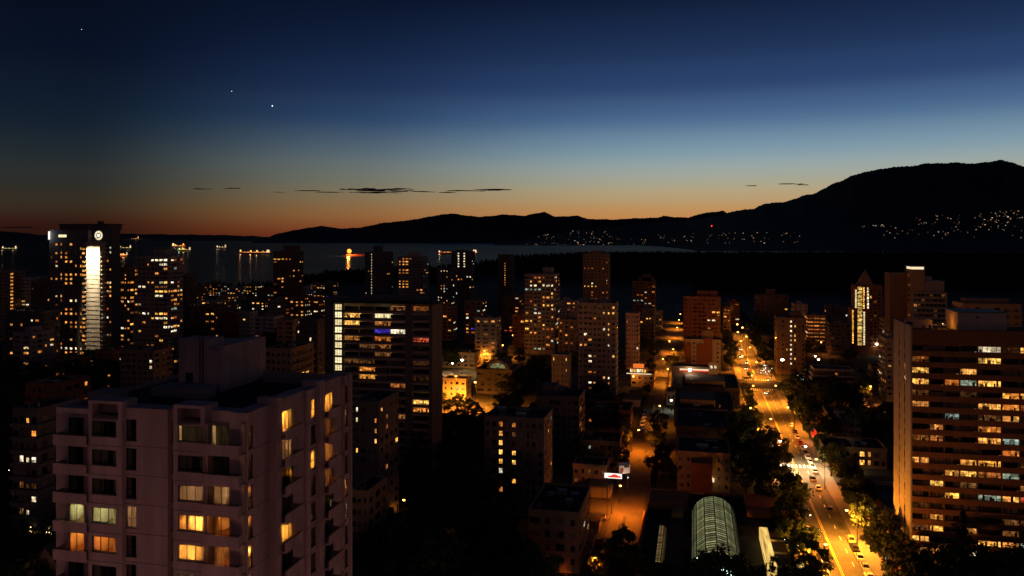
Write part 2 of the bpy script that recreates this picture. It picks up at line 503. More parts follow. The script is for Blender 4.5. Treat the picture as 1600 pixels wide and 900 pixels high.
for off in (-.28, .13):
    mark(MID + off, MID + off + .15, 40, 452, 'paint_yellow')
    mark(MID + off, MID + off + .15, 484, 686, 'paint_yellow')
y = 60
while y < 445:
    for x in (31.6, 38.9):
        mark(x, x + .14, y, y + 3, 'paint_white')
    y += 9
for k in range(12):                                         # crossings at the junction
    mark(28.8 + k * 1.12, 29.35 + k * 1.12, 451, 454.5, 'paint_white')
    mark(28.8 + k * 1.12, 29.35 + k * 1.12, 480.5, 484, 'paint_white')
for k in range(10):                                         # mid-block crossing under the white lamps
    mark(28.8 + k * 1.35, 29.4 + k * 1.35, 301, 304.5, 'paint_white')
mark(28.6, 35.0, 448.6, 449.2, 'paint_white')
pr = random.Random(8)
for k in range(26):                                         # repaired asphalt and manhole lids
    x = pr.uniform(28.8, 40); y = pr.uniform(185, 445)
    if k % 3:
        MB().box(x, x + pr.uniform(.9, 2.2), y, y + pr.uniform(2.5, 11), .018, .0235).build('road_patch', 'asphalt_patch', main_road)
    else:
        MB().tube((x, y, .01), (x, y, .0245), .42, n=12).build('manhole_lid', 'metal_dark', main_road)
for k in range(12):
    x = pr.uniform(-23.4, -17); y = pr.uniform(190, 440)
    MB().box(x, x + pr.uniform(.8, 2.0), y, y + pr.uniform(2.5, 12), .018, .0235).build('road_patch', 'asphalt_patch', lane_road)
# ---- mountains: ridge lines given as (pixel x, pixel y) at a known distance
near_ridge = [(770, 381), (800, 378), (830, 373), (860, 366), (900, 360), (960, 354), (1020, 349), (1080, 344), (1120, 338), (1150, 329), (1178, 326), (1195, 318), (1229, 315), (1257, 305), (1274, 302), (1299, 288), (1316, 282), (1333, 273.5), (1361, 266.5), (1389, 262), (1411, 259.5), (1422, 260), (1448, 255), (1473, 255), (1499, 253.5), (1513, 256), (1544, 253), (1566, 249.5), (1572, 251.5), (1580, 253.5), (1600, 260), (1650, 270), (1750, 290), (1900, 330)]
far_ridge = [(395, 377), (410, 374), (430, 366), (460, 359.5), (500, 353), (515, 354.5), (530, 357), (560, 356), (600, 348), (640, 344), (690, 335), (705, 333.5), (750, 339), (787, 335), (820, 337), (838, 333), (851, 331), (867, 338.5), (903, 337), (919, 342), (958, 343), (992, 341), (1027, 340), (1038, 337), (1056, 339.5), (1076, 339.5), (1099, 333), (1130, 329), (1135, 333), (1160, 340), (1220, 352), (1300, 365)]
isle_ridge = [(-200, 362), (-60, 363), (0, 361.5), (28, 362.5), (60, 367), (110, 366), (160, 365.5), (186, 365), (240, 366), (300, 366.5), (360, 367.5), (420, 370), (470, 373)]
def ridge_y(ridge, px):
    for (a, ya), (b, yb) in zip(ridge, ridge[1:]):
        if a <= px <= b:
            f = (px - a) / (b - a)
            return ya + (yb - ya) * f
    return ridge[0][1] if px < ridge[0][0] else ridge[-1][1]
def slope_point(ridge, D0, D1, px, v):
    """a point of the front slope: v = 0 at the shore, 1 on the ridge"""
    zr = max(2.0, H + (HY - ridge_y(ridge, px)) / F * D1)
    if ridge is near_ridge:
        D0 = D0 - (D0 - 5200) * min(1, max(0, (px - 1000) / 90))
    D = D0 + (D1 - D0) * v
    z = zr * (v ** 1.25) * (1 + .10 * (1 - v) * noise1(px * .03 + v * 5, 2))
    return D, max(z, -1) if v > 0 else -6
def mountain(name, ridge, D0, D1, mat, step, amp, seed):
    cols = []
    px = ridge[0][0]
    while px <= ridge[-1][0]:
        c = []
        for k in range(15):
            v = k / 14
            D, z = slope_point(ridge, D0, D1, px, v)
            if k == 14:
                z += amp * noise1(px * .35, seed)
            elif k > 0:
                z += amp * 2 * v * (1 - v) * noise1(px * .11 + k * 1.3, seed)
            c.append(W(px, D, z=z))
        for g, zz in ((1.06, .8), (1.18, .35), (1.3, -.02)):
            D, z = slope_point(ridge, D0, D1, px, 1.0)
            c.append(W(px, D * g, z=z * zz - (5 if zz < 0 else 0)))
        cols.append(c); px += step
    mb = MB(); n = len(cols[0])
    for c in cols:
        mb.v += [tuple(v) for v in c]
    for i in range(len(cols) - 1):
        for k in range(n - 1):
            mb.f.append((i * n + k, (i + 1) * n + k, (i + 1) * n + k + 1, i * n + k + 1)); mb.m.append(0)
    me = mb.mesh(name, mat)
    for p in me.polygons:
        p.use_smooth = True
    return struct(place(name, me))
mountain('mountain', near_ridge, 9800, 15000, 'mountain_forest', 2, 9, 1)
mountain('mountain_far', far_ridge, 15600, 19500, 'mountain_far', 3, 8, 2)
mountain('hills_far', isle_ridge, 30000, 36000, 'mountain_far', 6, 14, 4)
# ---- the dark park: one mass of conifers
fr = random.Random(5)
mb = MB()
def conifer(x, y, h, r):
    n = 5; a0 = fr.random() * 6
    for zb, zt, rr in ((.12, .62, 1.0), (.42, 1.0, .66)):
        ring = [(x + r * rr * cos(a0 + 2 * pi * k / n), y + r * rr * sin(a0 + 2 * pi * k / n), h * zb) for k in range(n)]
        top = (x + fr.uniform(-.3, .3), y + fr.uniform(-.3, .3), h * zt)
        for k in range(n):
            mb.tri(ring[k], ring[(k + 1) % n], top)
cnt = 0
while cnt < 10500:
    px = fr.uniform(735, 1680); d = sqrt(fr.uniform(1150 ** 2, 3450 ** 2))
    lim = 1500 if px > 860 else 1700
    if px < 1080 and d < lim or d < 1180:
        continue
    if px < 900:                                             # shore of the park
        dmax = 2300 + (px - 735) / 165 * 1000
        if d > dmax:
            continue
    h = fr.uniform(19, 33) if d < 2600 else fr.uniform(24, 34)
    if px < 790:
        h *= .62 + .38 * (px - 735) / 55
    v = W(px, d)
    conifer(v.x, v.y, h, h * fr.uniform(.16, .24)); cnt += 1
for k in range(1500):                                        # shore trees behind the beach avenue
    px = fr.uniform(470, 745); d = fr.uniform(1480, 1600 + (px - 470) * 2.2)
    h = fr.uniform(10, 20) * (1.0 if px > 505 else .7)
    v = W(px, d); conifer(v.x, v.y, h, h * .3)
for k in range(500):
    px = fr.uniform(-60, 470); d = fr.uniform(1130, 1180 + max(0, px) * .5)
    h = fr.uniform(7, 14)
    v = W(px, d); conifer(v.x, v.y, h, h * .36)
park = stuff(mb.build('forest', 'forest'))
tag(park, 'black mass of conifers of the wooded park between city and mountain', 'forest')

# ---- clouds and planets
def cloud(wisps, D, label, seed):
    r = random.Random(seed)
    mb = MB()
    for (p0, p1, py, th) in wisps:
        n = 1 if p1 - p0 < 8 else max(3, int((p1 - p0) / 7))
        for k in range(n):
            f = (k + .5) / n
            px = p0 + (p1 - p0) * f + r.uniform(-3, 3)
            size = (p1 - p0) / n * r.uniform(.8, 1.7) * (.5 + .9 * sin(pi * f))
            t = th * .62 * r.uniform(.35, 1.0) * (.35 + .75 * sin(pi * f))
            c = W(px, D + r.uniform(-300, 300), py=py + r.uniform(-.35, .35) * th)
            m = D / F
            i = len(mb.v); nn = 12; rings = 6
            for a in range(rings + 1):
                thh = pi * a / rings
                for q in range(nn):
                    ph = 2 * pi * q / nn
                    j = 1 + .28 * sin(ph * 3 + seed + k) * sin(thh * 2 + k) + r.uniform(-.12, .12)
                    lx = size * m * sin(thh) * cos(ph) * j
                    ly = size * m * .8 * sin(thh) * sin(ph) * j
                    lz = t * m * .5 * cos(thh) * j
                    mb.v.append((c.x + C * lx - S * ly, c.y + S * lx + C * ly, c.z + lz))
            for a in range(rings):
                for q in range(nn):
                    mb.f.append((i + a * nn + q, i + (a + 1) * nn + q, i + (a + 1) * nn + (q + 1) % nn, i + a * nn + (q + 1) % nn)); mb.m.append(0)
    me = mb.mesh('cloud', 'cloud')
    for p in me.polygons:
        p.use_smooth = True
    return tag(place('cloud', me), label, 'cloud', 'thin dark clouds in the afterglow')
cloud([(500, 535, 300, 1.6), (530, 650, 295.5, 3.0), (548, 622, 301, 2.2), (596, 648, 298.5, 2.4), (645, 676, 299.5, 1.8), (560, 600, 298, 1.6)], 28000, 'long dark ragged cloud low over the orange glow, largest of the clouds', 1)
cloud([(690, 712, 300.5, 1.3), (700, 760, 298, 1.4), (742, 796, 296.5, 2.8)], 28500, 'flat dark cloud wisp just right of the largest cloud', 2)
cloud([(432, 444, 300, 1.0), (464, 500, 298, .9)], 28000, 'faint thin cloud shred just left of the largest cloud', 3)
cloud([(306, 328, 295, 1.0), (352, 372, 294.6, 1.5)], 28000, 'two small thin shreds of cloud above the anchored ships', 4)
cloud([(0, 28, 355.4, 1.6), (22, 52, 355.2, 2.2)], 30000, 'low dark cloud bank left of the tall tower with the round light', 5)
cloud([(1247, 1259, 288.2, 2.4)], 26000, 'small dark cloud close to the shoulder of the big mountain', 6)
cloud([(1168, 1182, 290, 1.3)], 26000, 'pale tiny cloud speck farthest left of the mountain shoulder', 7)
cloud([(1228, 1234, 287.6, 1.0)], 26000, 'faint tiny cloud speck just left of the small dark cloud', 8)
for px, py, r, lab in ((425.5, 165.5, .95, 'brightest white planet in the upper sky'), (362, 142.5, .5, 'small white planet left above the brightest planet'), (127.5, 46, .42, 'faint white star alone in the upper left sky')):
    v = W(px, 120000, py=py)
    tag(MB().ball(v, r * 120000 / F, 8).build('planet', 'star'), lab, 'star')

# ---- houses with lit windows on the far slopes
def hill_house(mat):
    mb = MB()
    mb.box(-.5, .5, -.35, .35, 0, .55, 0)
    mb.prism([(-.55, .55), (.55, .55), (0, .95)], 'y', -.4, .4, 1)
    mb.box(-.42, -.02, -.42, -.36, .08, .5, 2)
    mb.box(.08, .42, -.42, -.36, .08, .5, 2)
    return mb.mesh('hillside_house', ['concrete_dark', 'roof_tar', mat])
hmw, hmh = hill_house('far_warm'), hill_house('far_white')
hr = random.Random(21)
def on_slope(px, py):
    lo, hi = 0.0, 1.0
    for k in range(30):
        v = (lo + hi) / 2
        D, z = slope_point(near_ridge, 9800, 15000, px, v)
        if HY - (z - H) / D * F > py:
            lo = v
        else:
            hi = v
    D, z = slope_point(near_ridge, 9800, 15000, px, v)
    return W(px, D, z=z + 3)
clusters = [
    (818, 1015, 372, 383.5, 62, 'low', .35, 'lit house on the low slope across the water behind the slim tower'),
    (840, 960, 360, 373, 30, 'low', .2, 'lit house on the low slope across the water behind the slim tower'),
    (1010, 1250, 364, 381, 62, 'mid', .2, 'lit house at the foot of the mountain above the street end'),
    (1344, 1381, 352.5, 355.5, 15, 'white', .95, 'bright white light in the compact row halfway along the mountain foot'),
    (1426, 1500, 336, 352, 28, 'upper', .3, 'lit house in the loose cluster on the mountain slope left of the dense one'),
    (1522, 1600, 326, 350, 58, 'dense', .2, 'lit house in the dense cluster on the slope at the right edge'),
    (1375, 1600, 353, 373, 44, 'lower', .35, 'lit house strung along the mountain foot under the slope clusters'),
]
for (a, b, ya, yb, n, key, white, lab) in clusters:
    for k in range(n):
        px = hr.uniform(a, b); py = hr.uniform(ya, yb)
        if key == 'low' and hr.random() < .15 and yb > 380:
            py = 382.5
        if key == 'dense':
            py = 326 + (py - 326) * (.45 + .55 * 1) + (1600 - px) * .12
        p = on_slope(px, py)
        s = p.length / 10500 * hr.choice((5, 5, 6, 8, 12)) * (1.25 if key in ('white', 'dense') else 1.0)
        o = place('hillside_house', hmh if hr.random() < white else hmw, None, p, AZ, (s * hr.uniform(.8, 1.4), s, s))
        tag(o, lab, 'house', lab.replace('lit house', 'lit houses').replace('bright white light', 'bright white lights'))
v = on_slope(1112, 354.5)
tag(MB().ball((0, 0, 12), 6, 6).tube((0, 0, -2), (0, 0, 12), 1.5).build('warning_light', 'lamp_red', None, v), 'single red warning light on the dark slope left of the mountain shoulder', 'light')
# ================================================================== BUILDINGS
def ypd(px, d):
    return S * (px - 800) / F * d + C * d
WINC = {}
def win_mesh(mat, cols=2, rows=1, fr='metal_dark', ft=.05):
    """one window, 1 x 1, facing -y: frame and bars stand proud of the panes"""
    key = (mat, cols, rows, fr, ft)
    if key not in WINC:
        mb = MB()
        a, b = -.5, .5
        mb.box(a, b, -.09, .05, 0, ft, 1); mb.box(a, b, -.09, .05, 1 - ft, 1, 1)
        mb.box(a, a + ft, -.088, .05, ft, 1 - ft, 1); mb.box(b - ft, b, -.088, .05, ft, 1 - ft, 1)
        for k in range(1, cols):
            x = a + (b - a) * k / cols
            mb.box(x - ft * .4, x + ft * .4, -.085, .03, ft, 1 - ft, 1)
        for k in range(1, rows):
            z = k / rows * .9 - .05 if rows == 2 else k / rows
            mb.box(a + ft, b - ft, -.083, .03, z - ft * .4, z + ft * .4, 1)
        mb.quad((a + ft, -.03, ft), (b - ft, -.03, ft), (b - ft, -.03, 1 - ft), (a + ft, -.03, 1 - ft), 0)
        WINC[key] = mb.mesh('window', [mat, fr])
    return WINC[key]
PAL = {
    'warm': (('lit_warm', .42), ('lit_orange', .22), ('lit_yellow', .14), ('lit_white', .12), ('lit_dim', .10)),
    'mixed': (('lit_warm', .34), ('lit_orange', .20), ('lit_yellow', .12), ('lit_white', .18), ('lit_cool', .08), ('lit_dim', .06), ('lit_blue', .01), ('lit_red', .01)),
    'dim': (('lit_dim', .45), ('lit_orange', .30), ('lit_warm', .20), ('lit_white', .05)),
    'pale': (('lit_white', .45), ('lit_warm', .25), ('lit_cool', .15), ('lit_yellow', .15)),
}
def pick(r, pal):
    q = r.random(); s = 0
    for m, w in PAL[pal]:
        s += w
        if q <= s:
            return m
    return PAL[pal][0][0]
def rim(root, x0, x1, y0, y1, z, h, t, mat):
    """parapet round a roof, one mesh"""
    mb = MB()
    mb.box(x0, x1, y0, y0 + t, z, z + h); mb.box(x0, x1, y1 - t, y1, z, z + h)
    mb.box(x0, x0 + t, y0 + t, y1 - t, z, z + h); mb.box(x1 - t, x1, y0 + t, y1 - t, z, z + h)
    return mb.build('parapet', mat, root)
ROOMC = {}
def room_mesh(mat, cols, rows, var, fr='metal_dark', ft=.035):
    """a lit window with a shallow room, curtains, lamp and furniture behind its panes; 1 wide, 1 high"""
    key = (mat, cols, rows, var)
    if key not in ROOMC:
        r = random.Random(var * 13 + cols)
        mb = MB(); a, b = -.5, .5
        mb.box(a, b, -.09, .05, 0, ft, 1); mb.box(a, b, -.09, .05, 1 - ft, 1, 1)
        mb.box(a, a + ft * .5, -.088, .05, ft, 1 - ft, 1); mb.box(b - ft * .5, b, -.088, .05, ft, 1 - ft, 1)
        for k in range(1, cols):
            x = a + (b - a) * k / cols
            mb.box(x - ft * .22, x + ft * .22, -.085, .03, ft, 1 - ft, 1)
        for k in range(1, rows):
            z = .36
            mb.box(a + ft, b - ft, -.083, .03, z - ft * .5, z + ft * .5, 1)
        D, zf, zc = r.uniform(1.6, 3.0), -.5, 1.12
        mb.quad((a, D, zf), (b, D, zf), (b, D, zc), (a, D, zc), 0)  # room light painted in: walls, floor, ceiling and curtains glow in graded strengths
        mb.quad((a, .06, zf), (a, D, zf), (a, D, zc), (a, .06, zc), 0); mb.quad((b, .06, zf), (b, .06, zc), (b, D, zc), (b, D, zf), 0)
        mb.quad((a, .06, zf), (b, .06, zf), (b, D, zf), (a, D, zf), 3); mb.quad((a, .06, zc), (a, D, zc), (b, D, zc), (b, .06, zc), 4)
        for k in range(r.randrange(2, 5)):                     # furniture against the light
            x = r.uniform(a + .05, b - .15); w_ = r.uniform(.05, .16); y_ = r.uniform(.5, D - .3)
            mb.box(x, x + w_, y_, y_ + .25, zf + .001, r.uniform(.0, .55), 2)
        x = r.uniform(-.4, .35); mb.box(x, x + .05, D * .5, D * .5 + .15, .62, .8, 4)
        for k in range(cols):                                   # curtains and blinds over some panes
            q = r.random(); x0, x1 = a + (b - a) * k / cols, a + (b - a) * (k + 1) / cols
            if q < .30:
                mb.quad((x0, .07, 0), (x1, .07, 0), (x1, .07, 1), (x0, .07, 1), 5)
            elif q < .45:
                z = r.uniform(.45, .8); mb.quad((x0, .07, z), (x1, .07, z), (x1, .07, 1), (x0, .07, 1), 5)
            elif q < .60:
                xm = x0 + (x1 - x0) * r.uniform(.25, .5); mb.quad((x0, .07, 0), (xm, .07, 0), (xm, .07, 1), (x0, .07, 1), 2 if r.random() < .4 else 5)
        bright = {'lit_warm': 'lit_yellow', 'lit_orange': 'lit_warm', 'lit_dim': 'lit_orange'}.get(mat, mat)
        dim = {'lit_yellow': 'lit_warm', 'lit_warm': 'lit_orange', 'lit_white': 'lit_warm', 'lit_orange': 'lit_dim'}.get(mat, mat)
        ROOMC[key] = mb.mesh('window', [mat, fr, 'room_dark', 'lit_dim' if mat != 'lit_cool' else 'room_dark', bright, dim if r.random() < .5 else mat])
    return ROOMC[key]
def facade(root, r, face, w, dpt, z0, fl, nf, nb, lit, pal, ww, wh, sill, dark, cells=None, cols=2, rows=1, skip=()):
    """windows of one face: bays of unequal width, neighbouring rooms of one flat often lit together"""
    wf = [r.choice((.62, .85, 1.0, 1.2, 1.45)) for b in range(nb)]
    wfh = [r.choice((1.0, 1.0, 1.15, .85)) for b in range(nb)]
    for f in range(nf):
        prev = None
        for b in range(nb):
            q = r.random(); q2 = r.random(); m = None
            if b in skip:
                prev = None; continue
            if cells is not None and (f, b) in cells:
                m = cells[(f, b)]
            elif prev and q2 < .38:
                m = prev
            elif q < lit * .78:
                m = pick(r, pal)
            prev = m if not (cells and (f, b) in cells) else None
            L = w if face == 'F' else dpt
            bw = L / nb
            u = (b + .5) * bw
            z = z0 + f * fl + fl * sill
            sx = min(bw * ww * (wf[b] if ww < .85 else 1), bw * .94)
            h = fl * wh * (wfh[b] if wh > .36 else 1)
            if face == 'F':
                loc, rz = (-w / 2 + u, 0, z), 0
            elif face == 'R':
                loc, rz = (w / 2, u, z), pi / 2
            else:
                loc, rz = (-w / 2, u, z), -pi / 2
            if m:
                place('window', win_mesh(m, 1 if wf[b] < .8 else cols, rows), root, loc, rz, (sx, 1, h))
            else:
                if face == 'F':
                    dark.box(loc[0] - sx / 2, loc[0] + sx / 2, -.05, .02, z, z + h)
                else:
                    s = 1 if face == 'R' else -1
                    xa, xb = sorted((s * w / 2 - s * .02, s * w / 2 + s * .05))
                    dark.box(xa, xb, u - sx / 2, u + sx / 2, z, z + h)
def tower(label, pxL, pxR, d, depth, py_top, nb=6, ns=4, lit=.2, pal='warm', wall='concrete_grey', style='punch', fl=2.8, boxes=(), seed=0, ww=.55, wh=.45, sill=.32, z_cap=None, name='apartment_tower', cat='apartment tower', cells=None, side_cells=None, cols=2, rows=1, slit=None, group=None, slab_mat=None, roof='roof_tar', low=0):
    pm = (pxL + pxR) / 2
    y = ypd(pm, d)
    xL, xR = gx(pxL, y), gx(pxR, y)
    w = xR - xL; xc = (xL + xR) / 2
    top = zat(xc, y, py_top)
    r = random.Random(seed * 7 + int(pxL))
    root = empty(name, (xc, y, 0))
    tag(root, label, cat, group)
    MB().box(-w / 2, w / 2, 0, depth, -.5, top - .4).build('wall', wall, root)
    MB().box(-w / 2 + .3, w / 2 - .3, .3, depth - .3, top - .4, top - .25).build('roof', roof, root)
    rim(root, -w / 2 - .08, w / 2 + .08, -.08, depth + .08, top - .55, .9, .38, slab_mat or wall)
    nf = max(1, int((top - 1.0) / fl))
    z0 = top - .9 - nf * fl
    side = 'R' if pm < 1085 else 'L'
    dark = MB()
    facade(root, r, 'F', w, depth, z0, fl, nf, nb, lit, pal, ww, wh, sill, dark, cells, cols, rows)
    facade(root, r, side, w, depth, z0, fl, nf, ns, lit if slit is None else slit, pal, ww, wh, sill, dark, side_cells, cols, rows)
    if dark.v:
        stuff(dark.build('window_grid', 'glass_dark', root))
    if style in ('slab', 'balcony'):
        e = .75 if style == 'slab' else .22
        xa = -w / 2 - (e if side == 'L' else .1); xb = w / 2 + (e if side == 'R' else .1)
        sm = MB().box(xa, xb, -e, depth, -.14, .14)
        if style == 'slab':
            sm.box(xa, xb, -e, -e + .1, .14, .75)
            if side == 'R':
                sm.box(xb - .1, xb, -e + .1, depth, .14, .75)
            else:
                sm.box(xa, xa + .1, -e + .1, depth, .14, .75)
        sm = sm.mesh('floor_slab', slab_mat or wall)
        for f in range(nf):
            place('floor_slab', sm, root, (0, 0, z0 + f * fl + .05))
    if style == 'balcony':
        bw = w / nb
        bm = MB().box(-bw * .42, bw * .42, -1.4, -.25, -.12, .06).box(-bw * .42, bw * .42, -1.4, -1.3, .06, .95).box(-bw * .42, -bw * .42 + .08, -1.3, -.25, .06, .95).box(bw * .42 - .08, bw * .42, -1.3, -.25, .06, .95).mesh('balcony', slab_mat or wall)
        for f in range(nf):
            for b in range(0, nb, 2):
                place('balcony', bm, root, (-w / 2 + (b + .5) * bw, 0, z0 + f * fl + .12))
    for i, bx_ in enumerate(boxes):
        fa, fb, hh = bx_[:3]
        bmat = bx_[3] if len(bx_) > 3 else wall
        MB().box(-w / 2 + fa * w, -w / 2 + fb * w, depth * .28, depth * .75, top - .3, top + hh).box(-w / 2 + fa * w - .15, -w / 2 + fb * w + .15, depth * .28 - .15, depth * .75 + .15, top + hh, top + hh + .2).build('roof_housing', bmat, root)
    # vents, units and ducts on the roof
    if depth >= 12 and w > 9:
        for k in range(r.randrange(2, 5)):
            ux, uy = r.uniform(-w * .42, w * .3), r.uniform(depth * .1, depth * .7); us = r.uniform(.8, 2.2)
            MB().box(ux, ux + us * 1.4, uy, uy + us, top - .25, top + r.uniform(.3, 1.1)).build('roof_unit', 'metal_grey', root)
        ux = r.uniform(-w * .35, w * .1)
        MB().box(ux, ux + w * .25, depth * .8, depth * .8 + .5, top - .25, top + .3).build('roof_duct', 'metal_grey', root)
    for k in range(3):
        vx = r.uniform(-w * .4, w * .4); vy = r.uniform(depth * .05, depth * .22)
        MB().tube((vx, vy, top - .3), (vx, vy, top + r.uniform(.5, 1.3)), .22, n=6).build('roof_vent', 'metal_grey', root)
    return root, w, top, z0, nf, r

# ---- far left: tall tower with the floodlit shaft and the round light
d = 505; y = ypd(110, d)
xL, xS0, xS1, = gx(77, y), gx(138, y), gx(159, y)
w = xS0 - xL
root = empty('residential_tower', ((xL + xS0) / 2, y, 0))
tag(root, 'tall black tower with a floodlit white shaft and round light on top', 'apartment tower')
top = zat((xL + xS0) / 2, y, 359)
dpt = 20
r = random.Random(4)
MB().box(-w / 2, w / 2, 0, dpt, -.5, top).build('wall', 'concrete_dark', root)
sx0, sx1 = w / 2 + .002, w / 2 + (xS1 - xS0)
MB().box(w / 2, sx1 + 4.6, 3.2, 11, -.5, top - .02).build('wall_return', 'concrete_dark', root)
MB().box(sx0, sx1, -1.6, 3.19, -.5, top - 7.5).build('lit_shaft', 'concrete_pale', root)
k = 0
z = 1.5
while z < top - 9:
    MB().box(sx0 + .02, sx1 - .02, -1.62, -1.603, z - .03, z + .01).build('shaft_joint', 'concrete_dark', root)
    MB().box(sx0 - 1.6, sx0 - .001, -1.3, 0, z - .15, z + .75).build('balcony', 'concrete_pale', root)
    MB().box(sx1 + .001, sx1 + 1.4, -1.2, 3.1, z - .15, z + .75).build('balcony', 'concrete_pale', root)
    z += 2.75
MB().box(-w / 2 + 4, sx1 + 1, 4, dpt - 3, top, top + 3.4).box(-w / 2 + 3.4, sx1 + 2.2, 3.4, dpt - 2.4, top + 3.4, top + 3.8).build('crown', 'concrete_dark', root)
MB().box(sx0, sx0 + 2.2, 8, 11, top + 3.8, top + 5.6).build('roof_housing', 'concrete_dark', root)
cz = top - 3.6; cx_ = (sx0 + sx1) / 2
mb = MB()
for a in range(24):
    t0, t1 = 2 * pi * a / 24, 2 * pi * (a + 1) / 24
    for (r0, r1, mi) in ((1.7, 2.9, 0), (0, 1.1, 1)):
        mb.quad((cx_ + r0 * cos(t0), 3.05, cz + r0 * sin(t0)), (cx_ + r1 * cos(t0), 3.05, cz + r1 * sin(t0)), (cx_ + r1 * cos(t1), 3.05, cz + r1 * sin(t1)), (cx_ + r0 * cos(t1), 3.05, cz + r0 * sin(t1)), mi)
mb.build('round_light', ['lamp_fairy', 'sign_white'], root).data.materials[0] = MATS['sign_cream']
MB().box(-w / 2 - .5, -w / 2 + .7, -.35, -.02, cz - 2.6, cz + 2.6).build('corner_light', 'sign_white', root)
MB().box(-w / 2 + 7, -w / 2 + 13, -.12, -.02, cz - 1.1, cz + .5).build('window', 'lit_stair', root)
d_ = bpy.data.lights.new('shaft_flood', 'AREA'); d_.energy = 9000; d_.color = (1, .80, .48); d_.shape = 'RECTANGLE'; d_.size = sx1 - sx0 - .6; d_.size_y = .6; d_.spread = radians(20)
fl_ = bpy.data.objects.new('shaft_flood', d_); LINK(fl_); fl_.parent = root
fl_.location = (cx_, -3.0, top - 5.6); fl_.rotation_euler = (radians(4), 0, 0)
MB().tube((cx_, 3.0, top - 5.4), (cx_, -3.0, top - 5.4), .12).box(sx0 + .2, sx1 - .2, -3.35, -2.65, top - 5.5, top - 5.2).build('flood_bracket', 'metal_dark', root)
point_light('corner_lamp', (-w / 2 - 1.6, -1.6, cz), 900, (.85, .92, 1), .3, root)
dark = MB()
fl, nf = 2.75, 29
facade(root, r, 'F', w, dpt, top - 8 - nf * fl, fl, nf, 8, .34, 'warm', .42, .5, .3, dark, None, 1, 1, (7,))
stuff(dark.build('window_grid', 'glass_dark', root))
for f in range(nf):                                         # windows of the return wall right of the shaft
    for b in range(2):
        if r.random() < .3:
            place('window', win_mesh(pick(r, 'mixed'), 2, 1), root, (sx1 + 1.7 + b * 1.9, 3.2, top - 7.4 - nf * fl + f * fl + .8), 0, (1.2, 1, 1.35))
    if r.random() < .6:
        place('window', win_mesh('lit_warm' if r.random() < .7 else 'lit_yellow', 1, 1), root, (sx0 - 3.2, 0, top - 8 - nf * fl + f * fl + .8), 0, (2.6, 1, 1.35))

T = tower
# ---- left edge
T('beige blank end wall building cut by the left edge with lit balcony corners', -20, 14, 640, 16, 424, 4, 3, 0, 'warm', 'stucco_ochre', seed=1, side_cells={(f, 0): 'lit_warm' for f in range(3, 30)}, slit=0)
T('pale slab with white balcony bands at left edge beside the beige wall', 15, 46, 650, 18, 434, 5, 3, .14, 'mixed', 'concrete_pale', 'slab', seed=2)
T('dim brown tower between left edge slab and tall tower', 48, 73, 600, 15, 441, 4, 3, .02, 'dim', 'brick_brown', seed=3, boxes=((.3, .7, 3),))
T('stepped dark block below the left edge slab with a few yellow windows', 6, 62, 470, 15, 487, 7, 4, .14, 'warm', 'concrete_dark', 'slab', seed=4, name='apartment_block', cat='apartment block')
T('narrow warm-windowed tower directly right of the tall floodlit tower', 184, 203, 585, 18, 419, 4, 4, .36, 'warm', 'brick_brown', 'punch', seed=5, ww=.6, boxes=((.2, .8, 2),))
T('grey balcony tower with lit roof room, right of the floodlit tower', 215, 262, 500, 15, 401, 7, 5, .34, 'mixed', 'concrete_grey', 'slab', seed=6, boxes=((.4, .75, 4.5),), ww=.6)
T('plain dark slab right beside the grey balcony tower', 279, 290, 640, 14, 430, 2, 3, .0, 'dim', 'brick_brown', seed=7)
# ---- towers along the bay
T('dark tower in front of the bay with a stepped top, left of the orange floodlight', 427, 462, 800, 16, 393, 6, 4, .13, 'warm', 'brick_brown', 'slab', seed=8, boxes=((.35, .95, 6),))
T('dark tower with a dotted line of white stair lights, right of the orange floodlight', 570, 604, 800, 18, 394, 8, 4, .06, 'warm', 'concrete_dark', 'punch', seed=9, boxes=((.3, .6, 6),), ww=.4, cells={(f, 2): 'lit_white' for f in range(4, 30)})
T('brown balcony tower with bright rows of windows on its left half before the bay', 622, 661, 790, 16, 401, 7, 4, .16, 'warm', 'concrete_grey', 'slab', seed=10, boxes=((.32, .78, 4.5, 'concrete_pale'),), cells={(f, b): 'lit_warm' for f in (11, 12, 13, 16, 17, 19, 20) for b in (0, 1, 2)})
T('low dark block before the slim two-striped tower with scattered white windows', 683, 705, 760, 20, 420, 5, 4, .22, 'pale', 'concrete_dark', seed=11, ww=.45, name='apartment_block', cat='apartment block')
T('slim dark tower with two vertical white dotted light strips', 705, 737, 860, 14, 393, 7, 3, .05, 'pale', 'concrete_dark', seed=12, ww=.4, cells={(f, b): 'lit_white' for f in range(17, 25) for b in (2, 4)}, boxes=((.2, .7, 1.5),))
T('black tower with a single vertical row of orange stair lights at the park edge', 778, 800, 950, 16, 398, 5, 3, .0, 'dim', 'brick_brown', seed=13, ww=.4, cells={(f, 2): 'lit_warm' for f in range(9, 19)})
T('bright many-windowed apartment tower in the centre with a roof box', 820, 866, 565, 22, 429, 7, 4, .33, 'mixed', 'concrete_grey', 'slab', seed=14, boxes=((.55, .85, 4.5),), ww=.7, wh=.5)
T('slim brown tower standing alone against the black park', 911, 951, 745, 14, 397, 7, 3, .12, 'warm', 'stucco_ochre', seed=15, ww=.3, wh=.42, boxes=((.3, .8, 3),), slit=.02)
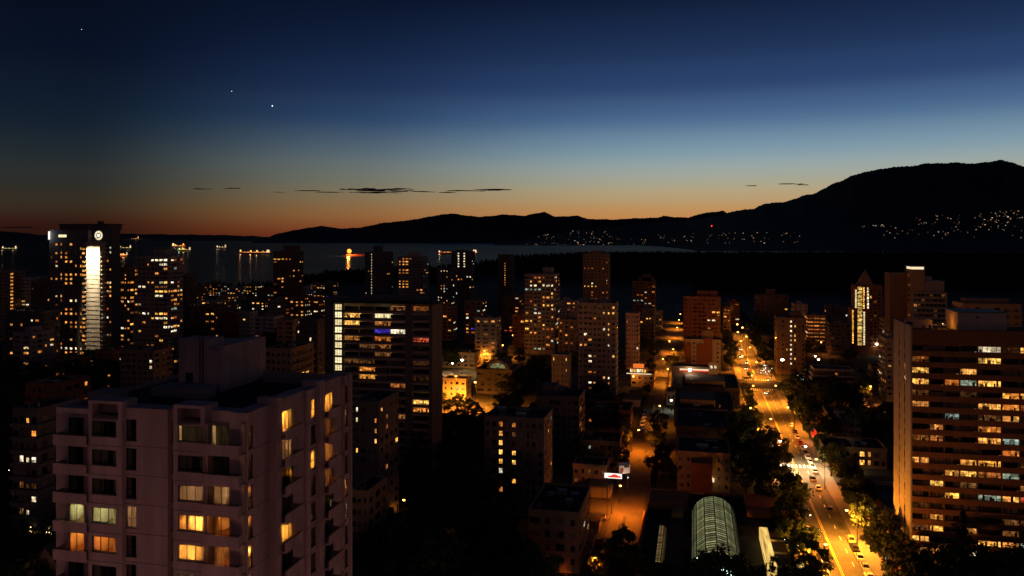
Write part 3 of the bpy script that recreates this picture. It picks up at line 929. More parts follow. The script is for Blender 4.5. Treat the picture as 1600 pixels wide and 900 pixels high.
T('big plain grey tower with yellow and white windows, left of the lane end', 904, 962, 415, 14, 474, 8, 5, .07, 'warm', 'concrete_grey', seed=16, ww=.5, boxes=((.02, .2, 1.8), (.55, .72, 1.8)), cells={(12, 6): 'lit_yellow', (11, 6): 'lit_yellow', (10, 6): 'lit_yellow', (11, 5): 'lit_white', (8, 6): 'lit_white', (9, 2): 'lit_warm', (6, 2): 'lit_white', (6, 3): 'lit_orange', (5, 2): 'lit_white', (3, 2): 'lit_warm', (3, 3): 'lit_orange', (1, 2): 'lit_white', (1, 3): 'lit_warm', (2, 6): 'lit_white', (2, 5): 'lit_warm', (1, 6): 'lit_warm', (13, 3): 'lit_orange', (0, 2): 'lit_dim'}, slit=.10)
T('pinkish block with small square windows behind the big plain grey tower', 978, 998, 500, 11, 490, 5, 4, .06, 'warm', 'concrete_pink', seed=17, ww=.4, wh=.4, name='apartment_block', cat='apartment block')
T('dark tower with a stepped roof behind the pinkish block', 988, 1024, 800, 14, 440, 6, 3, .09, 'mixed', 'brick_brown', seed=18, boxes=((.25, .95, 4), (.4, .8, 7)), ww=.45)
T('long dark block with two bright windows between the lane and the dark tower', 1000, 1022, 620, 20, 482, 5, 4, .10, 'pale', 'concrete_dark', seed=19, name='apartment_block', cat='apartment block')
T('wide dark tower with red-brown balcony slabs above the painted low block', 1068, 1126, 560, 16, 464, 8, 4, .08, 'mixed', 'brick_red', 'balcony', seed=20, boxes=((.36, .7, 3.8), (.72, .92, 3.8)), ww=.6)
T('low block with red and cream vertical panels near the lane end', 1071, 1126, 500, 14, 531, 6, 3, .04, 'pale', 'stucco_cream', seed=21, name='panel_block', cat='apartment block', ww=.3)
T('dark tower with two white windows left above the main street end', 1180, 1232, 760, 18, 461, 7, 4, .03, 'pale', 'brick_brown', seed=22, boxes=((.35, .62, 5),), cells={(15, 2): 'lit_white', (13, 3): 'lit_white'}, slit=.03)
T('brown block with a bright vertical stair strip beside the main street', 1214, 1258, 480, 16, 497, 7, 4, .02, 'warm', 'brick_brown', seed=23, name='apartment_block', cat='apartment block', ww=.32, cells=dict([((f, 3), 'lit_white') for f in range(1, 11)] + [((f, 4), 'lit_yellow') for f in (2, 6, 7, 9)] + [((4, 2), 'lit_yellow')]), boxes=((.5, .9, 3),), slit=.12)
T('orange lit open parking structure behind the stair strip block', 1262, 1290, 610, 18, 493, 3, 2, .95, 'warm', 'stucco_ochre', 'slab', seed=24, ww=.92, wh=.35, name='parking_structure', cat='parking structure', slit=.9, cells={(f, b): ('lit_dim' if f > 7 else 'lit_orange') for f in range(20) for b in range(3)})
T('slim dark block with a few orange windows between parking structure and spire tower', 1292, 1326, 660, 16, 478, 5, 3, .10, 'mixed', 'concrete_dark', seed=25, name='apartment_block', cat='apartment block')
# ---- the tower with the pyramid roof and the bright stair columns
d = 560; y = ypd(1355, d)
xL, xR = gx(1333, y), gx(1379, y); w = xR - xL
root = empty('spire_tower', ((xL + xR) / 2, y, 0))
tag(root, 'dark red tower with a pointed roof and bright yellow glazed columns', 'apartment tower')
top = zat((xL + xR) / 2, y, 446)
MB().box(-w / 2 + 2, w / 2, 0, 18, -.5, top).build('wall', 'brick_red', root)
zl = zat((xL + xR) / 2, y, 483)
MB().box(-w / 2 - .2, -w / 2 + 1.999, .4, 17, -.5, zl).build('lower_wing', 'brick_red', root)
bx0, bx1 = gx(1343, y) - (xL + xR) / 2, gx(1367, y) - (xL + xR) / 2
za = zat((xL + xR) / 2, y, 421)
mb = MB(); cx_, cy_ = (bx0 + bx1) / 2, 8
ring = [(bx0, 3, top + .003), (bx1, 3, top + .003), (bx1, 13, top + .003), (bx0, 13, top + .003)]
for k in range(4):
    mb.tri(ring[k], ring[(k + 1) % 4], (cx_, cy_, za))
mb.build('roof', 'stucco_ochre', root)
def zp(py): return zat((xL + xR) / 2, y, py)
def xp(px): return gx(px, y) - (xL + xR) / 2
for (p0, p1, y0, y1, n, m, c) in ((1336, 1338.6, 453, 482, 9, 'lit_stair', 1), (1339.6, 1347.6, 448, 541, 15, 'lit_tall_yellow', 3), (1348.4, 1351, 449, 483, 10, 'lit_yellow', 1), (1354.6, 1357.6, 449, 483, 7, 'lit_white', 1), (1331.5, 1334, 485, 538, 18, 'lit_yellow', 1), (1349, 1351.6, 487, 540, 14, 'lit_stair', 1)):
    for k in range(n):
        a, b = zp(y0 + (y1 - y0) * k / n), zp(y0 + (y1 - y0) * (k + .86) / n)
        off = .4 if p1 < 1335 else 0
        place('window', win_mesh(m, c, 1), root, ((xp(p0) + xp(p1)) / 2, off, b), 0, (xp(p1) - xp(p0), 1, a - b))
rr_ = random.Random(3)
for f in range(16):
    for b in range(3):
        m = 'lit_dim' if rr_.random() < .12 else 'glass_dark'
        place('window', win_mesh(m, 2, 1), root, (xp(1361 + b * 6.5), 0, zp(540 - f * 5.6)), 0, (1.5, 1, 1.4))
place('window', win_mesh('lit_warm', 1, 1), root, (xp(1360.5), 0, zp(466)), 0, (1.2, 1, 1.8))
# ---- stepped tower with the glowing crown
d = 440; y = ypd(1440, d)
xc = gx(1440, y)
root = empty('stepped_tower', (xc, y, 0))
tag(root, 'brown stepped tower with a glowing yellow crown behind the right-hand slab', 'apartment tower')
def xp(px): return gx(px, y) - xc
def zp(py): return zat(xc, y, py)
MB().box(xp(1424), xp(1445), 0, 14, -.5, zp(421)).build('shaft', 'stucco_ochre', root)
MB().box(xp(1426), xp(1444), .6, 13, zp(421), zp(417)).build('crown_light', 'skylight_ochre', root).data.materials[0] = MATS['sign_cream']
MB().box(xp(1424) - .3, xp(1445) + .3, -.3, 14.3, zp(417) + .01, zp(417) + .35).build('crown_roof', 'concrete_pale', root)
MB().box(xp(1445) + .01, xp(1476), .5, 14, -.5, zp(439)).build('wall', 'concrete_grey', root)
MB().box(xp(1425), xp(1479), -1.2, -.01, -.5, zp(457)).build('front_wing', 'concrete_grey', root)
MB().box(xp(1446), xp(1459), 3, 10, zp(439) + .01, zp(433)).build('roof_housing', 'concrete_grey', root)
MB().box(xp(1424) - 9, xp(1424) - .01, 9, 22, -.5, zp(428)).build('rear_wing', 'brick_brown', root)
sm = MB().box(xp(1425) - .1, xp(1479) + .1, -1.7, -1.21, -.12, .12).mesh('floor_slab', 'concrete_pale')
rr_ = random.Random(9)
for f in range(15):
    z = zp(457) - 2.8 * f
    place('floor_slab', sm, root, (0, 0, z))
    for b in range(8):
        m = 'glass_dark'
        if f == 6 and b in (0, 1):
            m = 'lit_yellow'
        elif f == 6 or (f == 2 and b == 0):
            m = 'lit_orange' if rr_.random() < .7 else 'lit_dim'
        elif rr_.random() < .12:
            m = 'lit_dim'
        place('window', win_mesh(m, 2, 1), root, (xp(1429 + b * 6.3), -1.2, z - 2.1), 0, (1.7, 1, 1.5))
for f in range(22):
    place('window', win_mesh('lit_dim' if rr_.random() < .55 else 'glass_dark', 1, 1), root, (xp(1424), 5, zp(432) - 2.8 * f), -pi / 2, (4, 1, 1.2))
T('flat-roofed block with thin overhanging roofs behind the roof box of the right-hand slab', 1505, 1596, 330, 14, 476, 6, 3, .10, 'dim', 'stucco_ochre', 'slab', seed=27, name='apartment_block', cat='apartment block', boxes=((.1, .85, 1.8, 'stucco_ochre'),))

# ---- filler blocks, row by row
lowmats = ['brick_brown', 'concrete_grey', 'concrete_dark', 'stucco_ochre', 'concrete_pale', 'brick_red']
def row(ref, specs, pal, seed, lit):
    rr = random.Random(seed)
    for i, (a, b, d, py) in enumerate(specs):
        m = lowmats[(i * 5 + seed) % 6]
        nb = max(2, int((b - a) / 6.5 * (d / 700)))
        tower(f'{ORD[i]} low block from the left {ref}', a, b, d, rr.uniform(12, 18), py, nb, 4, lit * rr.uniform(.5, 1.5), pal, m, rr.choice(('punch', 'slab', 'punch')), seed=seed * 31 + i, ww=.5, wh=.42, name='apartment_block', cat='apartment block', group=f'low blocks {ref}', boxes=((.3, .6, 2.2),) if rr.random() < .5 else ())
row('along the beach right of the grey balcony tower', [(296, 318, 1080, 447), (322, 345, 1120, 443), (350, 372, 1060, 449), (376, 402, 1090, 446), (406, 428, 1020, 452), (462, 480, 1000, 448), (484, 500, 1100, 444), (503, 520, 1050, 441)], 'mixed', 3, .30)
row('in the middle rank below the beach blocks', [(281, 303, 800, 462), (308, 336, 760, 470), (340, 362, 820, 462), (392, 414, 790, 466), (418, 447, 700, 470), (452, 476, 690, 463), (480, 498, 720, 468)], 'warm', 5, .32)
row('in the near rank behind the pink apartment house', [(208, 232, 560, 497), (304, 336, 600, 480), (340, 368, 560, 488), (398, 428, 540, 495), (432, 458, 500, 500), (462, 492, 430, 512)], 'warm', 7, .24)
T('small cream block with black square windows and one lit, floodlit front', 372, 391, 560, 10, 488, 3, 3, .0, 'warm', 'stucco_cream', seed=71, name='apartment_block', cat='apartment block', ww=.42, wh=.42, cells={(2, 1): 'lit_yellow', (8, 1): 'lit_yellow'}, boxes=())
row('right of the wide banded slab towards the centre tower', [(684, 706, 640, 479), (726, 752, 620, 470), (742, 776, 520, 497), (786, 812, 690, 462), (800, 822, 600, 492), (870, 900, 700, 470), (872, 898, 560, 500)], 'mixed', 9, .22)
row('at the far end of the lane and main street', [(1024, 1034, 720, 486), (1130, 1142, 640, 480), (1140, 1156, 760, 472), (1240, 1262, 690, 476), (1384, 1402, 480, 500), (1296, 1330, 560, 505), (1385, 1404, 400, 530)], 'mixed', 13, .16)
row('behind the floodlit tower on the left edge', [(-10, 16, 820, 452), (56, 74, 780, 462), (20, 48, 420, 520), (80, 110, 420, 562), (150, 178, 430, 548)], 'warm', 15, .18)
# ================================================================== FOREGROUND APARTMENT HOUSE (left)
yF = 65.8
xR = gx(387, yF)
fb = empty('apartment_house', (xR, yF, 0))
tag(fb, 'pink-grey concrete apartment house in the left foreground with balconies and lit curtains', 'apartment house')
ROOF, FLH, FL0 = 66.0, 2.763, 62.35
NFL = 9
def fx(px): return gx(px, yF) - xR
def sy(px): return gy(px, xR) - yF
yEnd = sy(549)
xEnd = fx(82)
PK = 'concrete_pink'
def panel(name, u0, u1, off, ops, z0, z1, face, back=-1.9, mat=PK, reveal=.28):
    """wall panel with real openings; u runs along the face, off = how far it stands out"""
    us = sorted({u0, u1, *[q for o in ops for q in o[:2]]}); zs = sorted({z0, z1, *[q for o in ops for q in o[2:4]]})
    def P(u, n, z):
        return (u, -n, z) if face == 'F' else (n, u, z)
    mb = MB()
    for a, b in zip(us, us[1:]):
        for c, d in zip(zs, zs[1:]):
            um, zm = (a + b) / 2, (c + d) / 2
            if any(o[0] < um < o[1] and o[2] < zm < o[3] for o in ops):
                continue
            mb.quad(P(a, off, c), P(b, off, c), P(b, off, d), P(a, off, d))
    for (a, b, c, d) in ops:
        i = off - reveal
        mb.quad(P(a, off, c), P(a, i, c), P(a, i, d), P(a, off, d)); mb.quad(P(b, off, c), P(b, off, d), P(b, i, d), P(b, i, c))
        mb.quad(P(a, off, c), P(b, off, c), P(b, i, c), P(a, i, c)); mb.quad(P(a, off, d), P(a, i, d), P(b, i, d), P(b, off, d))
    mb.quad(P(u0, off, z0), P(u0, off, z1), P(u0, back, z1), P(u0, back, z0)); mb.quad(P(u1, off, z0), P(u1, back, z0), P(u1, back, z1), P(u1, off, z1))
    mb.quad(P(u0, off, z1), P(u1, off, z1), P(u1, back, z1), P(u0, back, z1))
    return mb.build(name, mat, fb)
def obx(mb, face, u0, u1, n0, n1, z0, z1, mi=0):
    """box given along a face: n counts outwards"""
    if face == 'F':
        mb.box(u0, u1, -n1, -n0, z0, z1, mi)
    else:
        mb.box(n0, n1, u0, u1, z0, z1, mi)
    return mb
def fold(face, u0, u1, n, z0, z1, mat, seed, amp=.05):
    mb = MB(); r = random.Random(seed); k = max(6, int((u1 - u0) / .07)); ph = r.random() * 6
    prev = None
    for i in range(k + 1):
        u = u0 + (u1 - u0) * i / k
        q = n + amp * sin(u * 24 + ph) * (.6 + .4 * sin(u * 5 + ph)) + .02 * sin(u * 57)
        a = (u, -q, z0) if face == 'F' else (q, u, z0)
        b = (u, -q - .03 * sin(u * 9), z1) if face == 'F' else (q, u, z1)
        if prev:
            mb.quad(prev[0], a, b, prev[1])
        prev = (a, b)
    return mb.build('curtain', mat, fb)
def unit(face, u0, u1, off, z0, z1, nv, look, seed, hbar=None, deep=3.6):
    """a window: frame, panes, curtains and, where lit, a room behind it"""
    n = off - .09
    ft = .06
    mb = MB()
    obx(mb, face, u0, u1, n - .05, n + .03, z0, z0 + ft); obx(mb, face, u0, u1, n - .05, n + .03, z1 - ft, z1)
    obx(mb, face, u0, u0 + ft, n - .048, n + .028, z0 + ft, z1 - ft); obx(mb, face, u1 - ft, u1, n - .048, n + .028, z0 + ft, z1 - ft)
    for k in range(1, nv):
        u = u0 + (u1 - u0) * k / nv
        obx(mb, face, u - .025, u + .025, n - .046, n + .026, z0 + ft, z1 - ft)
    if hbar:
        zb = z0 + (z1 - z0) * hbar
        obx(mb, face, u0 + ft, u1 - ft, n - .044, n + .024, zb - .025, zb + .025)
    wn = mb.build('window', 'metal_dark', fb)
    sl = obx(MB(), face, u0 - .05, u1 + .05, off - .2, off + .07, z0 - .09, z0 - .005).build('sill', 'concrete_dark', wn)
    for k in range(nv):
        a = u0 + (u1 - u0) * k / nv + .03; b = u0 + (u1 - u0) * (k + 1) / nv - .03
        obx(MB(), face, a, b, n - .012, n - .004, z0 + ft, z1 - ft).build('pane', 'window_glass', wn)
    r = random.Random(seed)
    cz0, cz1 = z0 + .02, z1 - .02
    cn = n - .12
    w = u1 - u0
    lampcol = {'dark': None, 'slit': (1, .72, .35), 'bright': (1, .44, .11), 'room': (1, .34, .07), 'mid': (1, .50, .24), 'dim': (1, .42, .13), 'green': (.95, 1, .55), 'white': (.95, .92, .62), 'red': (1, .38, .12)}[look]
    # the room itself
    zf, zc = min(z0 - .1, z1 - 2.25), z1 + .25
    rb = MB(); D0, D1 = n - .06, n - deep
    def P(u, q, z): return (u, -q, z) if face == 'F' else (q, u, z)
    ra, rb_ = u0 - .35, u1 + .35
    rb.quad(P(ra, D1, zf), P(rb_, D1, zf), P(rb_, D1, zc), P(ra, D1, zc)); rb.quad(P(ra, D0, zf), P(ra, D1, zf), P(ra, D1, zc), P(ra, D0, zc)); rb.quad(P(rb_, D0, zf), P(rb_, D0, zc), P(rb_, D1, zc), P(rb_, D1, zf))
    rb.quad(P(ra, D0, zf), P(rb_, D0, zf), P(rb_, D1, zf), P(ra, D1, zf), 1); rb.quad(P(ra, D0, zc), P(ra, D1, zc), P(rb_, D1, zc), P(rb_, D0, zc))
    for q in range(2):                                       # front lining left and right of the opening
        a, b = ((ra, u0), (u1, rb_))[q]
        rb.quad(P(a, D0, zf), P(b, D0, zf), P(b, D0, zc), P(a, D0, zc))
    rb.quad(P(u0, D0, zf), P(u1, D0, zf), P(u1, D0, z0), P(u0, D0, z0)); rb.quad(P(u0, D0, z1), P(u1, D0, z1), P(u1, D0, zc), P(u0, D0, zc))
    rb.build('room', ['room_wall', 'room_wood'], wn)
    if lampcol:
        pw = {'bright': 330, 'room': 80, 'mid': 62, 'dim': 26, 'green': 60, 'white': 120, 'slit': 70, 'red': 75}[look]
        lz = zf + 1.75
        point_light('room_lamp', P((u0 + u1) / 2 + r.uniform(-.2, .2) * w, n - min(1.5, deep - .12), lz), pw * (1.6 if deep > 1 else .3), lampcol, .12, wn)
    if look in ('bright', 'mid', 'white'):
        fold(face, u0, u1, cn, cz0, cz1, 'curtain_cream' if look != 'mid' else 'curtain_grey', seed).parent = wn
    elif deep < 1:
        fold(face, u0, u1, cn, cz0, cz1, 'curtain_cream', seed).parent = wn
    elif look in ('room', 'green', 'dim', 'red'):
        f = r.uniform(.22, .42)
        fold(face, u0, u0 + w * f, cn, cz0, cz1, 'curtain_cream', seed).parent = wn
        if r.random() < .6:
            fold(face, u1 - w * .18, u1, cn, cz0, cz1, 'curtain_cream' if look != 'red' else 'curtain_red', seed + 1).parent = wn
        fu = MB()                                           # a table and a cupboard
        a = u0 + w * r.uniform(.4, .5)
        obx(fu, face, a, a + .9, n - 1.9, n - 1.2, zf + .68, zf + .74); obx(fu, face, a + .05, a + .12, n - 1.8, n - 1.7, zf + .01, zf + .68); obx(fu, face, a + .78, a + .85, n - 1.8, n - 1.7, zf + .01, zf + .68)
        obx(fu, face, u1 - w * .3, u1 - .05, n - 3.4, n - 2.9, zf + .01, zf + 1.5)
        fu.build('furniture', 'room_wood', wn)
    elif look == 'slit':
        fold(face, u0 + w * .10, u1 - w * .04, cn, cz0, cz1, 'curtain_dark', seed).parent = wn
    else:
        f = r.uniform(.3, .6)
        fold(face, u0, u0 + w * f, cn, cz0, cz1, 'curtain_grey', seed).parent = wn
        if r.random() < .5:
            fold(face, u1 - w * .2, u1, cn, cz0, cz1, 'curtain_grey', seed + 1).parent = wn
    return wn
def floorz(k): return FL0 - FLH * k
FRONT = [  # px0, px1, stands out, top above roof, window px0, px1, sill, head, panes, bar, balcony px range or None
    ('a', 82, 138, -.45, -.55, 107, 131, .12, 2.2, 2, None, (82, 134)),
    ('b', 138, 190, .55, .55, 143.5, 181.5, .85, 2.3, 3, None, None),
    ('c', 190, 262, 0, -.1, 196, 213, .45, 2.45, 2, .42, None),
    ('d', 262, 271, -.5, -.12, 263.2, 270, .3, 2.4, 1, .42, None),
    ('e', 271, 319, .55, .55, 278, 317.5, .85, 2.3, 3, None, None),
    ('f', 319, 377, -.45, -.02, 331, 373, .1, 2.25, 3, None, (319, 372)),
    ('g', 377, 387, 0, -.02, None, None, 0, 0, 0, None, None)]
SIDE = [
    ('h', 387, 396.5, -.01, -.03, 388.3, 395.3, .3, 2.4, 1, .45, None),
    ('i', 396.5, 422, -.35, -.12, None, None, 0, 0, 0, None, None),
    ('j', 422, 440, .45, .5, None, None, 0, 0, 0, None, None),
    ('k', 440, 476, -.3, -.02, 440.8, 458, .1, 2.25, 3, None, (440, 474)),
    ('l', 476, 496, 0, -.1, 486, 493.5, .4, 2.4, 1, .45, None),
    ('m', 496, 507, .35, .5, None, None, 0, 0, 0, None, None),
    ('n', 507, 535, -.3, -.02, 507.8, 521, .1, 2.25, 3, None, (507, 534)),
    ('o', 535, 545, 0, -.1, 537, 543.5, .4, 2.4, 1, .45, None),
    ('p', 545, 549, .3, .1, None, None, 0, 0, 0, None, None)]
LOOK = {('a', 3): 'green', ('a', 4): 'room', ('b', 3): 'green', ('b', 4): 'room', ('c', 3): 'mid', ('d', 3): 'dim', ('e', 0): 'slit', ('e', 2): 'mid', ('e', 3): 'bright', ('e', 4): 'bright', ('e', 5): 'white', ('f', 0): 'slit', ('f', 2): 'mid', ('f', 3): 'room', ('f', 4): 'red', ('f', 5): 'bright', ('h', 2): 'dim', ('h', 3): 'dim', ('h', 4): 'bright', ('h', 5): 'bright', ('k', 0): 'bright', ('k', 1): 'mid', ('k', 4): 'bright', ('l', 0): 'bright', ('l', 2): 'bright', ('n', 0): 'bright', ('n', 1): 'dim', ('n', 2): 'red', ('n', 3): 'dim', ('o', 1): 'mid', ('o', 4): 'bright', ('o', 5): 'green', ('f', 6): 'bright', ('k', 7): 'mid', ('e', 7): 'dim'}
def bounds(face, segs):
    """where two wall panels meet, measured in the plane of the one that stands out more"""
    out = {}
    for i, sg in enumerate(segs):
        lo = max(sg[3], segs[i - 1][3]) if i else 0
        hi = max(sg[3], segs[i + 1][3]) if i + 1 < len(segs) else 0
        if face == 'F':
            out[sg[0]] = (gx(sg[1], yF - lo) - xR, gx(sg[2], yF - hi) - xR)
        else:
            lo = segs[i - 1][3] if i else 0                  # seen from the near end: the nearer panel sets the line
            out[sg[0]] = (gy(sg[1], xR + lo) - yF, gy(sg[2], xR + sg[3]) - yF)
    return out
for face, segs, conv in (('F', FRONT, fx), ('S', SIDE, sy)):
    BD = bounds(face, segs)
    for (key, p0, p1, off, dz, w0, w1, s0, s1, nv, hb, bal) in segs:
        u0, u1 = BD[key]
        if key == 'g':
            u1 = 0.0
        if key == 'h':
            u0 = 0.03
        ops = []
        if w0:
            if face == 'F':
                wa, wb = gx(w0, yF - off) - xR, gx(w1, yF - off) - xR
            else:
                wa, wb = gy(w0, xR + off) - yF, gy(w1, xR + off) - yF
            wa, wb = max(wa, u0 + .05), min(wb, u1 - .05)
            for k in range(NFL):
                ops.append((wa, wb, floorz(k) + s0, floorz(k) + s1))
        zt = ROOF + dz
        if key in ('b', 'e', 'j', 'm'):                      # open frame on top of the projecting bays
            fz = ROOF - 1.25
            panel('wall_panel', u0, u1, off, ops, -.5, fz, face)
            fm = MB()
            obx(fm, face, u0, u1, off - 2.2, off, zt - .28, zt); obx(fm, face, u0, u0 + .38, off - .4, off - .01, fz + .01, zt - .28); obx(fm, face, u1 - .38, u1, off - .4, off - .01, fz + .01, zt - .28)
            obx(fm, face, u0, u0 + .3, off - 2.2, off - .42, fz + .01, zt - .28); obx(fm, face, u1 - .3, u1, off - 2.2, off - .42, fz + .01, zt - .28)
            obx(fm, face, u0 + .3, u1 - .3, off - 2.2, off - 1.5, fz + .01, zt - .28)
            fm.build('roof_frame', PK, fb)
        else:
            panel('wall_panel', u0, u1, off, ops, -.5, zt, face, -.012 if key == 'g' else -1.9)
        for k in range(NFL):
            if w0:
                unit(face, wa, wb, off, floorz(k) + s0, floorz(k) + s1, nv, LOOK.get((key, k), 'dark'), k * 17 + ord(key), hb, .5 if key == 'h' else 3.6)
            if bal:
                z = floorz(k)
                edge = .95
                if face == 'F':
                    b0, b1 = gx(bal[0], yF - edge) - xR, gx(bal[1], yF - edge) - xR
                else:
                    b0, b1 = max(gy(bal[0], xR + edge) - yF, u0 + .02), gy(bal[1], xR + edge) - yF
                if key == 'f':
                    b0 = u0 + .02
                bb = MB()
                obx(bb, face, b0 + .02, b1, off, edge, z - .2, z - .02)
                obx(bb, face, b0 + .02, b1, edge - .12, edge, z - .019, z + .82)
                if key in ('a',):
                    obx(bb, face, b0 + .02, b0 + .14, off, edge - .121, z - .019, z + .82)
                if key in ('k', 'n', 'f'):
                    obx(bb, face, b1 - .12, b1, off, edge - .121, z - .019, z + .82)
                bo = bb.build('balcony', PK, fb)
                rl = MB(); obx(rl, face, b0 + .05, b1, edge - .09, edge - .03, z + .93, z + .97)
                n = max(2, int((b1 - b0) / 1.2))
                for q in range(n + 1):
                    u = b0 + .06 + (b1 - b0 - .15) * q / n
                    obx(rl, face, u - .02, u + .02, edge - .08, edge - .04, z + .821, z + .93)
                rl.build('railing', 'metal_dark', bo)
        # joints between storeys
    for k in range(NFL):
        for (key, p0, p1, off, dz, *_) in segs:
            if key in ('c', 'i', 'b', 'e', 'j', 'm', 'g', 'p', 'l'):
                jb = MB(); obx(jb, face, BD[key][0] + .01, BD[key][1] - .01, off, off + .012, floorz(k) - .1, floorz(k) - .045)
                jb.build('joint', 'concrete_dark', fb)
MB().box(fx(377), fx(377) + .12, .004, .5, -.5, ROOF - .03).build('corner_post', PK, fb)
# roof, penthouse and parapets
MB().box(xEnd + .4, -.7, .8, yEnd - .2, ROOF - 1.5, ROOF - .9).build('roof', 'roof_tar', fb)
MB().box(xEnd, xEnd + .25, 1.3, yEnd, -.5, ROOF - .5).build('side_wall', PK, fb)
MB().box(xEnd, .0, yEnd + .01, yEnd + .3, -.5, ROOF - .3).build('rear_wall', PK, fb)
pd = 86.0
pa, pb, pc = W(279, pd), W(345, pd), None
px0 = gx(279, yF + 12.6) - xR; px1 = gx(345, yF + 12.6) - xR
py1 = gy(415, xR + px1) - yF
ztop = zat(xR + px1, yF + 12.6, 531)
MB().box(px0, px1, 12.6, py1, ROOF - .9, ztop - 1.1).build('penthouse', PK, fb)
MB().box(px0, px0 + (px1 - px0) * .72, 12.6, 15.5, ztop - 1.099, ztop).box(px0 + (px1 - px0) * .72, px1, 13.4, py1, ztop - 1.099, ztop - .75).build('penthouse_upstand', PK, fb)
for k in range(2):
    x = px0 + (px1 - px0) * (.52 + .07 * k)
    MB().tube((x, 12.5, ROOF - .9), (x, 12.5, ztop + .3), .07, n=6).build('drain_pipe', 'concrete_dark', fb)
MB().box(px0 + .9, px0 + 1.8, 12.54, 12.6, ROOF - .9, ROOF + 1.1).build('door', 'metal_dark', fb)
for (a, b, c, d, h) in ((-20.2, -17.4, 3.5, 6.0, 1.3), (-17.0, -13.0, 9, 12.5, .9), (-12.6, -10.2, 8.4, 10.6, 1.2)):
    MB().box(a, b, c, d, ROOF - .9, ROOF - .9 + h).build('roof_housing', 'concrete_grey', fb)
mb = MB()                                                    # pergola frames on the roof
for k in range(3):
    x = -15.5 + k * 1.7
    mb.box(x, x + .2, 16, 16.2, ROOF - .9, ROOF + 2.0); mb.box(x, x + .2, 18.6, 18.8, ROOF - .9, ROOF + 2.0)
mb.box(-15.7, -11.7, 15.9, 16.3, ROOF + 2.0, ROOF + 2.25); mb.box(-15.7, -11.7, 18.5, 18.9, ROOF + 2.0, ROOF + 2.25)
mb.build('pergola', 'concrete_pale', fb)
MB().box(-9.5, -.9, 19.0, 19.25, ROOF - .9, ROOF + .4).build('roof_screen', 'concrete_grey', fb)

# ================================================================== BANDED BRICK SLAB (right)
rx, ry = 51.7, 211.9
rt = empty('apartment_slab', (rx, ry, 0))
tag(rt, 'tall red-brown banded apartment slab at the right edge with rows of yellow windows', 'apartment tower')
RT_TOP = zat(rx, ry, 514); RFL = 2.745
wR = gx(1660, ry) - rx
dR = gy(1397, rx) - ry
def xp(px): return gx(px, ry) - rx
MB().box(.3, wR, 3.75, dR, -.5, RT_TOP - 1.0).build('core', 'brick_brown', rt)
MB().box(.3, .5, .5, 3.749, -.5, RT_TOP - 1.0).build('end_core', 'brick_brown', rt)
# left end wall in three vertical leaves with slit windows in the grooves
for a, b, o in ((0, dR * .30, .0), (dR * .36, dR * .62, .0), (dR * .68, dR, .0)):
    MB().box(-.10, .299, a, b, -.5, RT_TOP + .8).build('end_wall', 'concrete_pale', rt)
for (a, b) in ((dR * .30, dR * .36), (dR * .62, dR * .68)):
    MB().box(.04, .298, a + .005, b - .005, -.5, RT_TOP + .3).build('groove', 'concrete_pale', rt)
rr_ = random.Random(6)
slit_d, slit_l = win_mesh('glass_dark', 1, 1), win_mesh('lit_warm', 1, 1)
ROWS = 21
zrow = [zat(rx, ry, 547) - RFL * k for k in range(ROWS + 1)]     # foot of each window row
for k in range(ROWS):
    for q, c in enumerate((dR * .33, dR * .65)):
        lit = rr_.random() < (.08 if q else .12)
        place('window', slit_l if lit else slit_d, rt, (.03, c, zrow[k] - .2), -pi / 2, (.8, 1, 1.7))
BAYS = [(1425.5, 1452, 4, 2), (1453.7, 1474.5, 3, 2), (1477, 1499.3, 3, 2), (1501, 1526.8, 2, 2), (1528.8, 1565, 5, 2), (1567, 1593.5, 2, 2), (1595, 1621, 2, 2), (1623, 1655, 4, 2)]
LIT = {0: {4: 'lit_white', 5: 'lit_dim', 6: 'lit_yellow'}, 1: {0: 'lit_orange', 4: 'lit_yellow', 7: 'lit_warm'}, 2: {0: 'lit_yellow', 3: 'lit_warm'}, 3: {0: 'lit_yellow', 2: 'lit_warm', 3: 'lit_cool', 4: 'lit_yellow'}, 4: {3: 'lit_dim', 5: 'lit_yellow', 6: 'lit_yellow', 0: 'lit_dim'},
       5: {0: 'lit_warm', 4: 'lit_yellow', 5: 'lit_warm', 6: 'lit_warm'}, 6: {2: 'lit_cool', 4: 'lit_dim', 5: 'lit_yellow'}, 7: {1: 'lit_warm', 4: 'lit_warm'}, 8: {0: 'lit_warm', 1: 'lit_warm', 4: 'lit_warm', 5: 'lit_cool'}, 9: {5: 'lit_warm'}, 10: {0: 'lit_warm', 3: 'lit_yellow', 4: 'lit_yellow', 6: 'lit_orange'},
       11: {2: 'lit_yellow', 3: 'lit_yellow', 4: 'lit_orange', 5: 'lit_cool'}, 12: {1: 'lit_yellow', 3: 'lit_dim', 6: 'lit_warm'}, 13: {2: 'lit_yellow', 4: 'lit_cool', 5: 'lit_yellow', 6: 'lit_red'}, 14: {0: 'lit_dim', 7: 'lit_warm'}, 15: {1: 'lit_yellow', 5: 'lit_dim', 6: 'lit_dim'}, 16: {1: 'lit_yellow', 3: 'lit_warm', 0: 'lit_dim', 5: 'lit_dim'},
       17: {0: 'lit_yellow', 4: 'lit_yellow', 5: 'lit_warm', 6: 'lit_cool'}, 18: {0: 'lit_warm', 1: 'lit_yellow', 2: 'lit_dim', 3: 'lit_white'}, 19: {0: 'lit_orange', 5: 'lit_warm'}, 20: {0: 'lit_dim'}}
WH = 1.32
